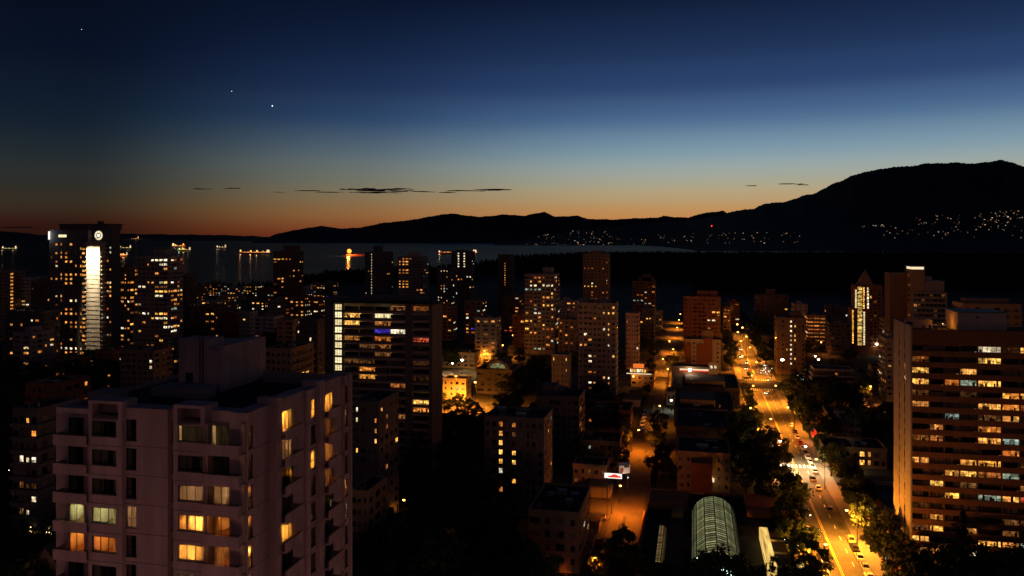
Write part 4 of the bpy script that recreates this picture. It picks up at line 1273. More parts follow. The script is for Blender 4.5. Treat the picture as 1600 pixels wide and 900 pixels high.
for k in range(ROWS):
    z = zrow[k]
    MB().box(.302, wR, -.12, .30, z - RFL + WH + .04, z - .04).box(.302, wR, .301, 3.74, z - RFL + WH + .5, z - RFL + WH + .7).build('spandrel', 'spandrel_brown', rt)
    for b, (p0, p1, nv, nh) in enumerate(BAYS):
        m = LIT.get(k, {}).get(b)
        a, c = xp(p0), xp(p1)
        wn = place('window', room_mesh(m, nv, nh, (k * 3 + b * 5) % 7) if m else win_mesh('glass_dark', nv, nh, 'metal_dark', .035), rt, ((a + c) / 2, .35, z), 0, (c - a, 1, WH))
    for b in range(len(BAYS) - 1):
        MB().box(xp(BAYS[b][1]) + .01, xp(BAYS[b + 1][0]) - .01, .05, .498, z - .038, z + WH + .038).build('pier', 'brick_brown', rt)
MB().box(.302, wR, -.2, .499, zrow[0] + WH + .041, RT_TOP).build('cornice', 'spandrel_brown', rt)
for q in range(60):                                          # ribbed top band
    x = .5 + q * (wR - 1) / 60
    MB().box(x, x + .12, -.26, -.201, zrow[0] + WH + .2, RT_TOP - .1).build('cornice_rib', 'spandrel_brown', rt)
MB().box(.3, wR, .501, dR, RT_TOP - .99, RT_TOP - .6).build('roof', 'roof_tar', rt)
hx0, hx1 = gx(1497, ry + 3.5) - rx, gx(1573, ry + 3.5) - rx
hz = zat(rx + hx0, ry + 3.5, 488)
MB().box(hx0, hx1, 3.5, 13.5, RT_TOP - .6, hz).build('roof_housing', 'stucco_cream', rt)
MB().box(hx0 - .15, hx1 + .15, 3.35, 13.65, hz + .001, hz + .16).build('roof_housing_cap', 'metal_dark', rt)
MB().tube((hx0 + 4.3, 3.49, hz - 1.1), (hx0 + 4.3, 3.3, hz - 1.1), .28, n=10).build('wall_vent', 'metal_dark', rt)
MB().box(.6, 7.2, 9, 9.3, RT_TOP - .6, RT_TOP + 1.5).build('roof_screen', 'concrete_pale', rt)
mb = MB()
mb.tube((1.2, 6, RT_TOP - .6), (1.2, 6, RT_TOP + .9), .9, .9, 10).ball((1.2, 6, RT_TOP + .9), .9, 10, 0, .4)
mb.build('tank', 'metal_dark', rt)
for q in range(3):
    MB().tube((4.2 + q * 1.4, 5, RT_TOP - .6), (4.2 + q * 1.4, 5, RT_TOP + .5), .35, .35, 8).build('roof_vent', 'metal_grey', rt)
point_light('housing_fill', (hx0 - 2.2, 8, RT_TOP + .9), 170, SOD, .12, rt)  # added lamp: puts the street's orange light on the housing's left face
MB().tube((hx0 - 2.2, 8, RT_TOP - .6), (hx0 - 2.2, 8, RT_TOP + .6), .06).ball((hx0 - 2.2, 8, RT_TOP + .66), .1, 6, 1).build('housing_fill_post', ['metal_dark', 'lamp_soft'], rt)  # made-up post and bulb for the added lamp

# ================================================================== WIDE BANDED SLAB (middle left)
mbd = 285; my = ypd(600, mbd)
mxL, mxR = gx(521, my), gx(676, my); mxc = (mxL + mxR) / 2
ms = empty('apartment_slab', (mxc, my, 0))
tag(ms, 'wide dark slab with a white glazed stair column behind the pink apartment house', 'apartment tower')
def xp(px): return gx(px, my) - mxc
def zp(py): return zat(mxc, my, py)
mtop = zp(472)
MB().box(xp(521), xp(676), 3.6, 11, -.5, mtop - .5).build('core', 'concrete_dark', ms)
MB().box(xp(675), xp(676), .6, 3.599, -.5, mtop - .5).build('end_core', 'concrete_dark', ms)
MB().box(xp(521), xp(522), .6, 3.599, -.5, mtop - .5).build('end_core', 'concrete_dark', ms)
MB().box(xp(521) - 4.5, xp(521) - .01, 2.2, 12, -.5, zp(467)).build('side_block', 'concrete_dark', ms)
MB().box(xp(521) - 1, xp(676) + 1, -.6, 11.6, mtop - .499, mtop).build('roof', 'roof_tar', ms)
MB().box(xp(560), xp(650), 3, 8, mtop + .001, mtop + 1.9).build('roof_housing', 'concrete_dark', ms)
for (a, b) in ((521, 522.3), (534.5, 536.3), (633.6, 644.2), (670.5, 676)):
    MB().box(xp(a), xp(b), -.35, .599, -.5, mtop - .5).build('pier', 'concrete_dark', ms)
MF = 12.0
MBAYS = [(537.5, 559.5), (561, 583.5), (585, 608), (609.5, 633), (645, 669.8)]
MLIT = {(0, 3): 'lit_dim', (0, 4): 'lit_dim', (1, 0): 'lit_yellow', (1, 2): 'lit_stair', (2, 0): 'lit_yellow', (2, 2): 'lit_orange', (3, 2): 'lit_blue', (3, 3): 'lit_white', (4, 0): 'lit_warm', (4, 2): 'lit_warm', (4, 4): 'lit_red', (5, 1): 'lit_dim', (5, 2): 'lit_orange', (6, 2): 'lit_dim', (7, 0): 'lit_dim', (7, 4): 'lit_dim', (7, 1): 'lit_dim', (8, 1): 'lit_warm', (9, 1): 'lit_yellow', (10, 3): 'lit_orange', (9, 4): 'lit_dim', (12, 4): 'lit_yellow', (13, 4): 'lit_warm', (12, 2): 'lit_dim', (14, 3): 'lit_orange'}
for k in range(19):
    zt = zp(479.4 + MF * k); zb = zp(485.0 + MF * k)
    for b, (p0, p1) in enumerate(MBAYS):
        m = MLIT.get((k, b), 'glass_dark')
        place('window', win_mesh(m, 5, 1, 'metal_dark', .04) if m == 'glass_dark' else room_mesh(m, 5, 1, (k * 3 + b) % 7), ms, ((xp(p0) + xp(p1)) / 2, .45, zb), 0, (xp(p1) - xp(p0), 1, zt - zb))
    for (p0, p1) in ((536.4, 633.5), (644.3, 670.4)):
        MB().box(xp(p0), xp(p1), -.25, .59, zp(490.2 + MF * k), zb - .03).build('spandrel', 'concrete_grey', ms)
        MB().box(xp(p0), xp(p1), -.5, -.251, zb - .35, zb - .1).build('railing', 'metal_dark', ms)
    if k < 14:
        place('window', win_mesh('lit_stair', 3, 2, 'metal_dark', .05), ms, (xp(528.4), .4, zp(486.2 + MF * k)), 0, (xp(534.3) - xp(522.5), 1, zp(476) - zp(485.8)))
        MB().box(xp(522.4), xp(534.4), .2, .598, zp(488.0 + MF * k), zp(486.4 + MF * k)).build('landing', 'concrete_dark', ms)
# ================================================================== NEARER LOW BLOCKS
T('black block beside the trees with two columns of bright yellow square windows', 757, 850, 236, 14, 653, 9, 3, .0, 'warm', 'concrete_dark', seed=31, fl=2.77, ww=.4, wh=.5, name='apartment_block', cat='apartment block', cells={(9, 2): 'lit_warm', (8, 2): 'lit_warm', (7, 2): 'lit_yellow', (6, 2): 'lit_yellow', (5, 2): 'lit_yellow', (4, 2): 'lit_white', (2, 2): 'lit_warm', (9, 4): 'lit_warm', (8, 4): 'lit_dim', (6, 4): 'lit_yellow', (5, 4): 'lit_yellow', (3, 4): 'lit_yellow'}, side_cells={(8, 1): 'lit_warm', (7, 1): 'lit_orange', (4, 2): 'lit_warm', (2, 1): 'lit_orange', (9, 2): 'lit_cool'}, slit=.05)
T('taller dark block with a pale corner edge left of the lane', 838, 905, 300, 16, 620, 7, 6, .015, 'dim', 'concrete_dark', 'punch', seed=32, name='apartment_block', cat='apartment block', boxes=((.1, .4, 3),), slit=.12)
T('grey stub of a block with three narrow yellow stair windows', 862, 888, 400, 10, 555, 4, 3, .0, 'warm', 'concrete_grey', seed=33, name='apartment_block', cat='apartment block', ww=.16, wh=.6, cells={(7, 0): 'lit_yellow', (7, 3): 'lit_yellow', (5, 3): 'lit_yellow'})
T('dark block with orange balconies right behind the pink apartment house', 553, 592, 218, 15, 628, 4, 4, .0, 'warm', 'concrete_dark', 'punch', seed=34, name='apartment_block', cat='apartment block', cells={(11, 0): 'lit_white', (10, 0): 'lit_white', (7, 0): 'lit_yellow', (9, 3): 'lit_warm', (10, 3): 'lit_warm', (8, 3): 'lit_yellow'}, side_cells={(11, 0): 'lit_warm', (10, 1): 'lit_orange', (9, 1): 'lit_orange', (7, 3): 'lit_yellow', (5, 1): 'lit_orange', (12, 3): 'lit_warm'}, ww=.35)
T('low tan block tucked below the balcony block, lit by a street lamp', 548, 575, 190, 12, 768, 3, 3, .0, 'dim', 'stucco_ochre', seed=35, name='apartment_block', cat='apartment block')
T('ochre house glowing in sodium light among yellow-lit trees', 692, 728, 405, 10, 592, 4, 3, .0, 'warm', 'stucco_cream', seed=36, name='lit_house', cat='house', ww=.35, cells={(1, 2): 'lit_white', (1, 3): 'lit_yellow'})
T('long low hall roof behind the glowing ochre house', 684, 742, 505, 14, 551, 6, 3, .0, 'warm', 'stucco_ochre', seed=37, name='low_hall', cat='hall')
T('dark lodge with a lit fan-shaped gable window', 744, 800, 420, 18, 578, 4, 3, .0, 'warm', 'concrete_dark', seed=38, name='lodge', cat='hall')
T('low brown block with a bright cool window beside the lane lamp', 906, 968, 292, 16, 690, 6, 3, .03, 'dim', 'stucco_ochre', seed=39, name='low_block', cat='low block', cells={(1, 1): 'lit_cool', (2, 1): 'lit_cool'})
T('brown two-storey block behind the cool-window block left of the lane', 905, 985, 350, 18, 640, 7, 3, .04, 'dim', 'brick_brown', seed=40, name='low_block', cat='low block')
T('low garage row with faint orange doors beside the billboard', 895, 948, 262, 10, 727, 5, 2, .25, 'dim', 'stucco_ochre', seed=41, name='low_block', cat='low block')
T('flat black roof at the bottom with an orange-lit wall on the alley', 826, 905, 196, 22, 800, 4, 6, .0, 'dim', 'stucco_ochre', seed=42, name='low_block', cat='low block', side_cells={(1, 4): 'lit_warm', (2, 2): 'lit_white'}, slit=0, fl=3.2)
T('small dark shop with a lit orange roof sign at the lane corner', 986, 1022, 440, 10, 584, 4, 2, .0, 'warm', 'stucco_ochre', seed=43, name='corner_shop', cat='shop')
# between lane and main street: a chain of black flat roofs
T('dark house with a plain ochre front and tall centre bay behind the glass vault', 1058, 1141, 258, 20, 708, 7, 3, .0, 'warm', 'stucco_ochre', seed=44, name='low_block', cat='low block', cells={(1, 4): 'lit_yellow'}, ww=.4)
T('first black flat roof behind the ochre-fronted house', 1056, 1139, 300, 30, 668, 8, 4, .0, 'dim', 'brick_brown', seed=45, name='low_block', cat='low block')
T('second black flat roof, with a skylight hump, in the block by the lane', 1053, 1148, 345, 42, 640, 8, 4, .0, 'dim', 'concrete_dark', seed=46, name='low_block', cat='low block', boxes=((.1, .7, 1.6),))
T('third black flat roof ending at the corner shop fronts', 1049, 1156, 398, 44, 606, 8, 4, .0, 'dim', 'concrete_dark', seed=47, name='low_block', cat='low block', boxes=((.2, .8, 1.2),))
T('pale loading dock with a white lamp on its wall beside the lane', 1041, 1056, 392, 12, 613, 2, 2, .0, 'pale', 'stucco_cream', seed=48, name='loading_dock', cat='low block')
# right of the main street
T('white-banded apartment block with four lit windows right of the main street', 1272, 1334, 425, 14, 578, 8, 4, .0, 'warm', 'brick_brown', 'slab', seed=49, slab_mat='stucco_cream', name='apartment_block', cat='apartment block', cells={(5, 3): 'lit_yellow', (5, 4): 'lit_yellow', (3, 3): 'lit_yellow', (3, 4): 'lit_yellow', (2, 4): 'lit_warm'}, side_cells={}, slit=.0)
T('brick shop row with red-lit signs right of the main street', 1266, 1302, 352, 30, 646, 4, 4, .03, 'dim', 'brick_red', seed=50, name='shop_row', cat='shop')
T('black pitched-roof block behind the brick shop row', 1300, 1345, 330, 26, 656, 5, 4, .0, 'dim', 'concrete_dark', seed=51, name='low_block', cat='low block')
T('three-storey block with glowing orange stair balconies beside the parking deck', 1287, 1386, 285, 15, 700, 9, 4, .05, 'dim', 'brick_brown', seed=52, name='apartment_block', cat='apartment block', cells={(f, b): m for f in (0, 1, 2) for b, m in ((5, 'lit_yellow'), (6, 'lit_warm'))}, fl=3.0, ww=.5, wh=.55)
T('small brown building with an orange roof lamp behind the white-banded block', 1362, 1387, 470, 10, 572, 3, 2, .1, 'dim', 'stucco_ochre', seed=53, name='low_block', cat='low block')
T('dark house left of the bottom, beside the pink apartment house', 20, 58, 170, 12, 640, 4, 3, .20, 'warm', 'concrete_dark', 'slab', seed=54, name='apartment_block', cat='apartment block')
T('black block with orange balconies left behind the pink apartment house', 40, 84, 260, 16, 600, 5, 4, .14, 'warm', 'brick_red', 'slab', seed=55, name='apartment_block', cat='apartment block')
T('low long building with a lit canopy right below the floodlit tower', 188, 240, 380, 14, 548, 6, 3, .06, 'pale', 'stucco_ochre', seed=56, name='low_block', cat='low block')
T('sloping terrace block with one lit flat behind the roof penthouse', 415, 455, 300, 18, 545, 5, 5, .04, 'warm', 'stucco_ochre', 'slab', seed=57, name='apartment_block', cat='apartment block', side_cells={(17, 3): 'lit_yellow'})
T('dark tower stub with two lit windows left of the white stair column', 467, 496, 320, 14, 500, 4, 3, .0, 'warm', 'concrete_dark', seed=58, name='apartment_block', cat='apartment block', cells={(14, 2): 'lit_white', (12, 2): 'lit_white', (10, 2): 'lit_orange', (17, 1): 'lit_dim'}, ww=.35)
# gabled house at the bottom left corner
g = W(72, 150); root = empty('gabled_house', (g.x, g.y, 0))
tag(root, 'steep gabled house lit orange at the bottom left corner', 'house')
zr = zat(g.x, g.y, 852)
MB().box(-4.5, 4.5, 0, 10, -.5, zr - 5).build('wall', 'stucco_ochre', root)
MB().prism([(-4.5, zr - 4.999), (4.5, zr - 4.999), (0, zr - .25)], 'y', 0.01, 9.99).build('gable', 'stucco_ochre', root)
for s in (-1, 1):
    mb = MB(); mb.prism([(s * 5.1, zr - 5.5), (s * 5.1, zr - 5.25), (0, zr + .1), (0, zr - .2)], 'y', -.5, 10.5)
    mb.build('roof', 'roof_gravel', root)
for k, x in enumerate((-2.4, 0, 2.4)):
    place('window', win_mesh('lit_warm' if k == 1 else 'lit_dim', 2, 2), root, (x, 0, zr - 8), 0, (1.3, 1, 1.6))
point_light('porch_lamp', (2.0, -5, zr - 6.5), 500, SOD, .2, root)
# ---- fan window of the lodge
o = bpy.data.objects['lodge']; yy = o.location.y; xx = o.location.x
mb = MB(); cx_ = gx(776, yy) - xx; R0 = 4.2; zb = zat(xx, yy, 578) + .5
MB().prism([(cx_ - 6.2, zb - .2), (cx_ + 6.2, zb - .2), (cx_ + 5, zb + 2.6), (cx_, zb + 4.4), (cx_ - 5, zb + 2.6)], 'y', 2.5, 14).build('gable', 'concrete_dark', o)
for k in range(7):
    a0, a1 = pi * (k + .08) / 7, pi * (k + .92) / 7
    m = MB(); m.quad((cx_ + .9 * cos(a0), 2.45, zb + .6 * sin(a0)), (cx_ + R0 * cos(a0), 2.45, zb + .2 + R0 * .62 * sin(a0)), (cx_ + R0 * cos(a1), 2.45, zb + .2 + R0 * .62 * sin(a1)), (cx_ + .9 * cos(a1), 2.45, zb + .6 * sin(a1)))
    m.build('pane', 'skylight_green', o)
# ---- panels of the painted block
o = bpy.data.objects['panel_block']; yy = o.location.y; xx = o.location.x
for (p0, p1, t, mat) in ((1071, 1080, 537, 'brick_red'), (1088, 1099.5, 537, 'brick_red'), (1099.6, 1113, 528, 'brick_red')):
    a, b = gx(p0, yy) - xx, gx(p1, yy) - xx
    MB().box(a, b, -.5, -.06, 0, zat(xx, yy, t)).build('wall_panel', mat, o)
MB().box(gx(1098, yy) - xx, gx(1115, yy) - xx, 3, 9, zat(xx, yy, 531), zat(xx, yy, 517)).build('roof_housing', 'stucco_ochre', o)
# ---- corner shop sign and lit petrol-station-like front
o = bpy.data.objects['corner_shop']; yy = o.location.y; xx = o.location.x
zt = zat(xx, yy, 584)
a, b = gx(979, yy) - xx, gx(1018, yy) - xx
MB().box(a, b, -1.2, -.7, zt - .1, zt + .25).build('lit_fascia', 'sign_cream', o)
MB().box(gx(989, yy) - xx, gx(1006, yy) - xx, 1, 1.5, zt + 3.0, zt + 5.2).build('roof_sign', 'sign_orange', o)
MB().box(gx(984, yy) - xx, gx(1012, yy) - xx, .96, 4.5, zt + .3, zt + 3.0).build('upper_storey', 'stucco_ochre', o)
for k, m in enumerate(('lit_white', 'lit_yellow', 'lit_white', 'lit_white', 'lit_yellow')):
    place('window', win_mesh(m, 2, 1), o, (gx(986.5 + k * 5.2, yy) - xx, .95, zt + .5), 0, (1.6, 1, 1.9))
point_light('sign_lamp', (gx(992, yy) - xx, -4, zt - 1.0), 900, SOD, .3, o)
MB().ball((gx(990, yy) - xx, -1.6, zt - 1.4), .45, 8).build('wall_lamp', 'lamp_sodium', o)
# shop front across the junction: white sign with a red strip
p = W(1099, 420); sh = empty('lit_shop', (gx(1086, 440), 440, 0))
tag(sh, 'white lit shop front with a red strip at the junction beyond the black roofs', 'shop')
sx = sh.location.x
zt = zat(sx, 440, 573)
a, b = gx(1062, 440) - sx, gx(1117, 440) - sx
MB().box(a - 4, b + 1, .5, 8, -.5, zt).build('wall', 'brick_brown', sh)
MB().box(a, b - 3, .2, .499, zt - 2.0, zt - 1.3).build('sign_panel', 'sign_cream', sh)
MB().box(a, b - 3, .1, .499, zt - 2.6, zt - 2.01).build('red_strip', 'sign_red', sh)
MB().box(gx(1107, 440) - sx, gx(1122, 440) - sx, -.4, .19, zt - 3.6, zt + 2.6).build('corner_bay', 'stucco_cream', sh)
for k in range(2):
    place('window', win_mesh('lit_white', 2, 1), sh, (gx(1111.5 + k * 6, 440) - sx, -.41, zt - .6), 0, (1.3, 1, 1.7))
MB().ball((gx(1078, 440) - sx, -.8, zt - 1.7), .8, 8).build('flood_lamp', 'lamp_white', sh)
point_light('flood_light', (gx(1078, 440) - sx, -3.0, zt - 1.5), 700, (1, .6, .3), .4, sh)

# ================================================================== MARKET HALL WITH THE GLASS VAULT
mk = empty('market_hall', (6, 180, 0))
tag(mk, 'flat dark market hall with a glowing glass barrel vault and side skylights', 'market hall')
ZS = 6.6
MB().box(-18.5, 20.5, 0, 62, -.5, ZS - .6).build('wall', 'brick_red', mk)
MB().box(-18.7, 20.7, -.2, 62.2, ZS - .599, ZS - .2).build('roof', 'roof_tar', mk)
rim(mk, -18.9, 20.9, -.4, 62.4, ZS - .2, .7, .35, 'brick_brown')
def barrel(x0, y0, y1, rad, z0, ncol, nrow, mat, a_lo, a_hi, flat=1.0):
    """glazed barrel: single panes between ribs and rails"""
    A = [a_lo + (a_hi - a_lo) * k / ncol for k in range(ncol + 1)]
    step = (y1 - y0) / nrow
    for c in range(ncol):
        g0, g1 = A[c] + .02, A[c + 1] - .02
        mb = MB()
        p0 = (rad * cos(g0), rad * flat * sin(g0)); p1 = (rad * cos(g1), rad * flat * sin(g1))
        mb.quad((p0[0], 0, p0[1]), (p1[0], 0, p1[1]), (p1[0], step * .62, p1[1]), (p0[0], step * .62, p0[1]))
        me = mb.mesh('pane', mat)
        for q in range(nrow):
            place('pane', me, mk, (x0, y0 + q * step, z0))
    fr = MB()
    for c in range(ncol + 1):
        x, z = x0 + (rad + .03) * cos(A[c]), z0 + (rad + .03) * flat * sin(A[c])
        fr.box(x - .12, x + .12, y0, y1, z - .1, z + .1)
    fr.build('rail', 'metal_dark', mk)
    rb = MB()
    seg = ncol * 2
    for c in range(seg):
        g0, g1 = a_lo + (a_hi - a_lo) * c / seg, a_lo + (a_hi - a_lo) * (c + 1) / seg
        rb.tube((rad * cos(g0), 0, rad * flat * sin(g0)), (rad * cos(g1), 0, rad * flat * sin(g1)), .07, n=4)
    me = rb.mesh('rib', 'metal_dark')
    for q in range(nrow + 1):
        place('rib', me, mk, (x0, y0 + q * step - step * .19, z0))
    # shell below the glass and far end wall
    e = MB()
    for c in range(seg):
        g0, g1 = a_lo + (a_hi - a_lo) * c / seg, a_lo + (a_hi - a_lo) * (c + 1) / seg
        q = rad - .25
        e.quad((x0 + q * cos(g0), y0, z0 + q * flat * sin(g0)), (x0 + q * cos(g1), y0, z0 + q * flat * sin(g1)), (x0 + q * cos(g1), y1, z0 + q * flat * sin(g1)), (x0 + q * cos(g0), y1, z0 + q * flat * sin(g0)))
        e.tri((x0, y1, z0), (x0 + q * cos(g0), y1, z0 + q * flat * sin(g0)), (x0 + q * cos(g1), y1, z0 + q * flat * sin(g1)))
    e.build('inner_lining', 'metal_dark', mk)
barrel(-1.0, 2.0, 43.0, 5.7, ZS - .1, 6, 28, 'skylight_green', radians(12), radians(168), 1.0)
barrel(-14.2, 6.0, 30.0, 1.3, ZS - .2, 2, 26, 'skylight_ochre', radians(5), radians(120), 1.1)
# bright roof lantern on the right
lx0 = gx(1186, 210) - 6
MB().box(lx0, lx0 + 2.0, 6, 30, ZS - .2, ZS + 2.6).build('lantern', 'skylight_ochre', mk).data.materials[0] = MATS['lit_tall_yellow']
mb = MB(); mb.box(lx0 + 2.01, lx0 + 5.6, 8, 27, ZS - .2, ZS + 1.4)
mb.build('lantern_housing', 'metal_dark', mk)
mb = MB()
for k in range(3):
    mb.box(lx0 + 2.0, lx0 + 5.9, 8 + k * 8, 8.3 + k * 8, ZS + 1.401, ZS + 1.8)
mb.build('lantern_frame', 'stucco_cream', mk)
MB().ball((lx0 + 7.2, 14, ZS - .2), 1.7, 10, 0, .7).build('dome_light', 'skylight_green', mk).data.materials[0] = MATS['lit_tall_yellow']
MB().box(-18.3, -8, 46, 56, ZS - .2, ZS + 2.2).build('roof_housing', 'brick_red', mk)
MB().box(8, 19, 45, 60, ZS - .2, ZS + 1.6).build('roof_housing', 'brick_red', mk)
MB().box(-12, -9, 40, 45, ZS - .2, ZS + 1.2).build('roof_housing', 'stucco_ochre', mk)
# centre bay of the ochre-fronted house
o = [q for q in bpy.data.objects if q.get('label', '').startswith('dark house with a plain ochre')][0]
yy, xx = o.location.y, o.location.x
MB().box(gx(1080, yy) - xx, gx(1112, yy) - xx, -6, -.06, -.5, zat(xx, yy, 716)).build('centre_bay', 'brick_red', o)
point_light('door_lamp', (gx(1115, yy) - xx, -3.2, 4.2), 60, (1, .6, .25), .1, o)
MB().box(gx(1113.3, yy) - xx, gx(1116, yy) - xx, -.25, -.06, zat(xx, yy, 752), zat(xx, yy, 746)).build('door_light', 'sign_cream', o)

# ================================================================== PARKING DECK AND PODIUM beside the banded slab
pk = empty('parking_deck', (0, 0, 0)); a = G(1345, 752, 5); 
tag(pk, 'lit open parking deck with pale kerb wall beside the banded brick slab', 'parking deck')
x0, x1, y0, y1 = 53, 86, 240, 268
pk.location = (x0, y0, 0)
MB().box(0, x1 - x0, 0, y1 - y0, -.5, 5.0).build('deck', 'paving', pk)
MB().box(0, x1 - x0, y1 - y0, y1 - y0 + .4, -.5, 6.2).build('kerb_wall', 'stucco_cream', pk)
MB().box(-.4, -.01, 0, y1 - y0, -.5, 6.0).build('side_wall', 'brick_brown', pk)
for k in range(9):
    MB().box(3 + k * 2.7, 3.12 + k * 2.7, 16, 21, 5.0, 5.008).build('bay_line', 'paint_white', pk)
pod = empty('podium', (46.5, 176, 0))
tag(pod, 'low red-brown podium roof at the foot of the banded brick slab', 'podium')
MB().box(0, 5.1, 0, 62, -.5, 6.0).build('wall', 'brick_red', pod)
MB().box(-.2, 5.15, -.2, 62.2, 6.001, 6.35).build('roof', 'roof_red', pod)
MB().box(5.2, 45, 0, 35, -.5, 5.2).build('rear_wing', 'brick_red', pod)
MB().box(5.2, 45, 0, 35, 5.201, 5.5).build('rear_roof', 'roof_tar', pod)
MB().box(-.5, -.21, 38, 42.5, 3.0, 4.7).build('shop_sign', 'sign_green', pod)
MB().box(-.5, -.21, 33, 37.6, 3.0, 4.5).build('shop_sign', 'sign_cream', pod)
for k in range(8):
    MB().box(-.12, -.01, 2 + k * 7.4, 7.6 + k * 7.4, .6, 3.0).build('shop_window', 'lit_warm' if k % 3 else 'lit_cool', pod)
MB().box(2, 4.6, 44, 50, 6.36, 7.6).build('roof_housing', 'brick_red', pod)
# ================================================================== STREET LAMPS
def street_lamp(px, py, zh, power, rgb, label, side=0, glowmat='lamp_sodium', r=.42, group=None, pos=None, name='street_lamp', omni=.10):
    """side: -1 / +1 the pole stands to the left / right of the lamp head"""
    p = pos or G(px, py, zh)
    arm = 2.6 if side else 0
    root = empty(name, (p.x + side * arm, p.y, 0))
    tag(root, label, 'street lamp', group)
    mb = MB().tube((0, 0, 0), (0, 0, zh + .25), .13, .08, 6)
    mb.tube((0, 0, 0), (0, 0, .9), .2, .18, 6)
    mb.build('pole', 'metal_dark', root)
    if side:
        MB().tube((0, 0, zh + .2), (-side * (arm - .2), 0, zh + .45), .06, .05, 5).build('arm', 'metal_dark', root)
    hx = -side * arm
    MB().box(hx - .45, hx + .45, -.18, .18, zh + .34, zh + .5).build('lamp_head', 'metal_dark', root)
    MB().ball((hx, 0, zh + .12), r, 8, 0, .6).build('lamp_glass', glowmat, root)
    if power:
        d_ = bpy.data.lights.new('lamp_light', 'SPOT'); d_.energy = power; d_.color = rgb; d_.shadow_soft_size = .25
        d_.spot_size = radians(158); d_.spot_blend = .55
        lo = bpy.data.objects.new('lamp_light', d_); LINK(lo); lo.location = (hx, 0, zh - .3); lo.parent = root
        if omni * power > 400:
            point_light('lamp_spill', (hx, 0, zh - .35), power * omni, rgb, .3, root)
    return root
P1, P2 = 34000, 24000
MS = 'along the main street'
street_lamp(1323, 798, 9.5, P1 * 1.9, (1, .31, .02), 'sodium lamp on the right pavement above the row of parked cars near the bottom', 1, omni=.27)
street_lamp(1290.5, 851, 9.5, P1 * 1.9, (1, .31, .02), 'sodium lamp over the left kerb at the bottom of the main street', -1, omni=.28)
street_lamp(1275.5, 718, 9.5, P1 * .5, (1, .24, .02), 'deep orange lamp half hidden in a tree on the right pavement', 1)
street_lamp(1231, 637, 9, P1, SOD, 'sodium lamp on the right pavement beside the brick shop row', 1)
street_lamp(1204.6, 655, 9, P1, SOD, 'sodium lamp on the left pavement behind the big dark tree', -1)
street_lamp(1173, 638, 9, P1, SOD, 'sodium lamp low on the left at the end of the black flat roofs', -1)
street_lamp(1258.8, 698, 9, P1 * .8, WHT, 'white lamp over the row of white parked cars', 1, 'lamp_white')
street_lamp(1219, 690, 9, P1 * .8, WHT, 'white lamp on the left pavement over the pale stretch of road', -1, 'lamp_white')
street_lamp(1212, 603, 9, P1 * 1.2, SOD, 'sodium lamp at the right corner of the junction', 1)
street_lamp(1177, 603, 9, P1 * 1.2, SOD, 'sodium lamp at the left corner of the junction', -1)
street_lamp(1175, 587, 9, P2, SOD, 'lamp just beyond the junction on the left of the main street', -1)
street_lamp(1222.5, 562.5, 14, 6000, WHT, 'big round white lamp beyond the junction, brightest on the street', 0, 'lamp_white', .95)
for i, (x, py) in enumerate(((1182, 566), (1160, 556), (1172, 543), (1158, 533), (1166, 526), (1153, 519), (1160, 512), (1152, 507))):
    street_lamp(x, py, 9, 46000, SOD, f'{ORD[i]} far sodium lamp up the main street beyond the junction', (-1, 1)[i % 2] if i < 3 else 0, 'lamp_sodium', .42 + .05 * i, 'far lamps up the main street')
for i, (px, py, pw) in enumerate(((929, 872, 26000), (969.3, 759.6, 26000), (998, 672.5, 24000), (1031, 634.5, 9000), (1043.5, 577, 30000), (1036, 561, 34000), (1052, 546, 34000), (1046, 533, 34000), (1058, 512, 40000), (1061, 500, 40000), (1063, 491, 40000))):
    street_lamp(px, py, 8.5, pw, (1, .20, .008) if i < 3 else (1, .26, .014), f'{ORD[i]} sodium lamp up the lane, counted from the bottom', -1 if i < 4 else 0, 'lamp_sodium', .34 + .02 * i, 'lamps up the lane')
p = G(1049.5, 617.5, 4.5)
street_lamp(0, 0, 5.0, 2600, (.95, 1, .72), 'greenish white wall lamp at the pale loading dock', 0, 'lamp_white', .5, pos=Vector((gx(1049, 386), 386, 0)))
for i, (px, py, pw, c, g) in enumerate(((1342, 598, 8000, SOD, 'lamp_sodium'), (1360.5, 604, 9000, (1, .28, .04), 'lamp_sodium'))):
    street_lamp(px, py, 9, pw, c, ('left', 'right')[i] + ' one of the two lamps in the back lane left of the banded brick slab', 0, g, .4)
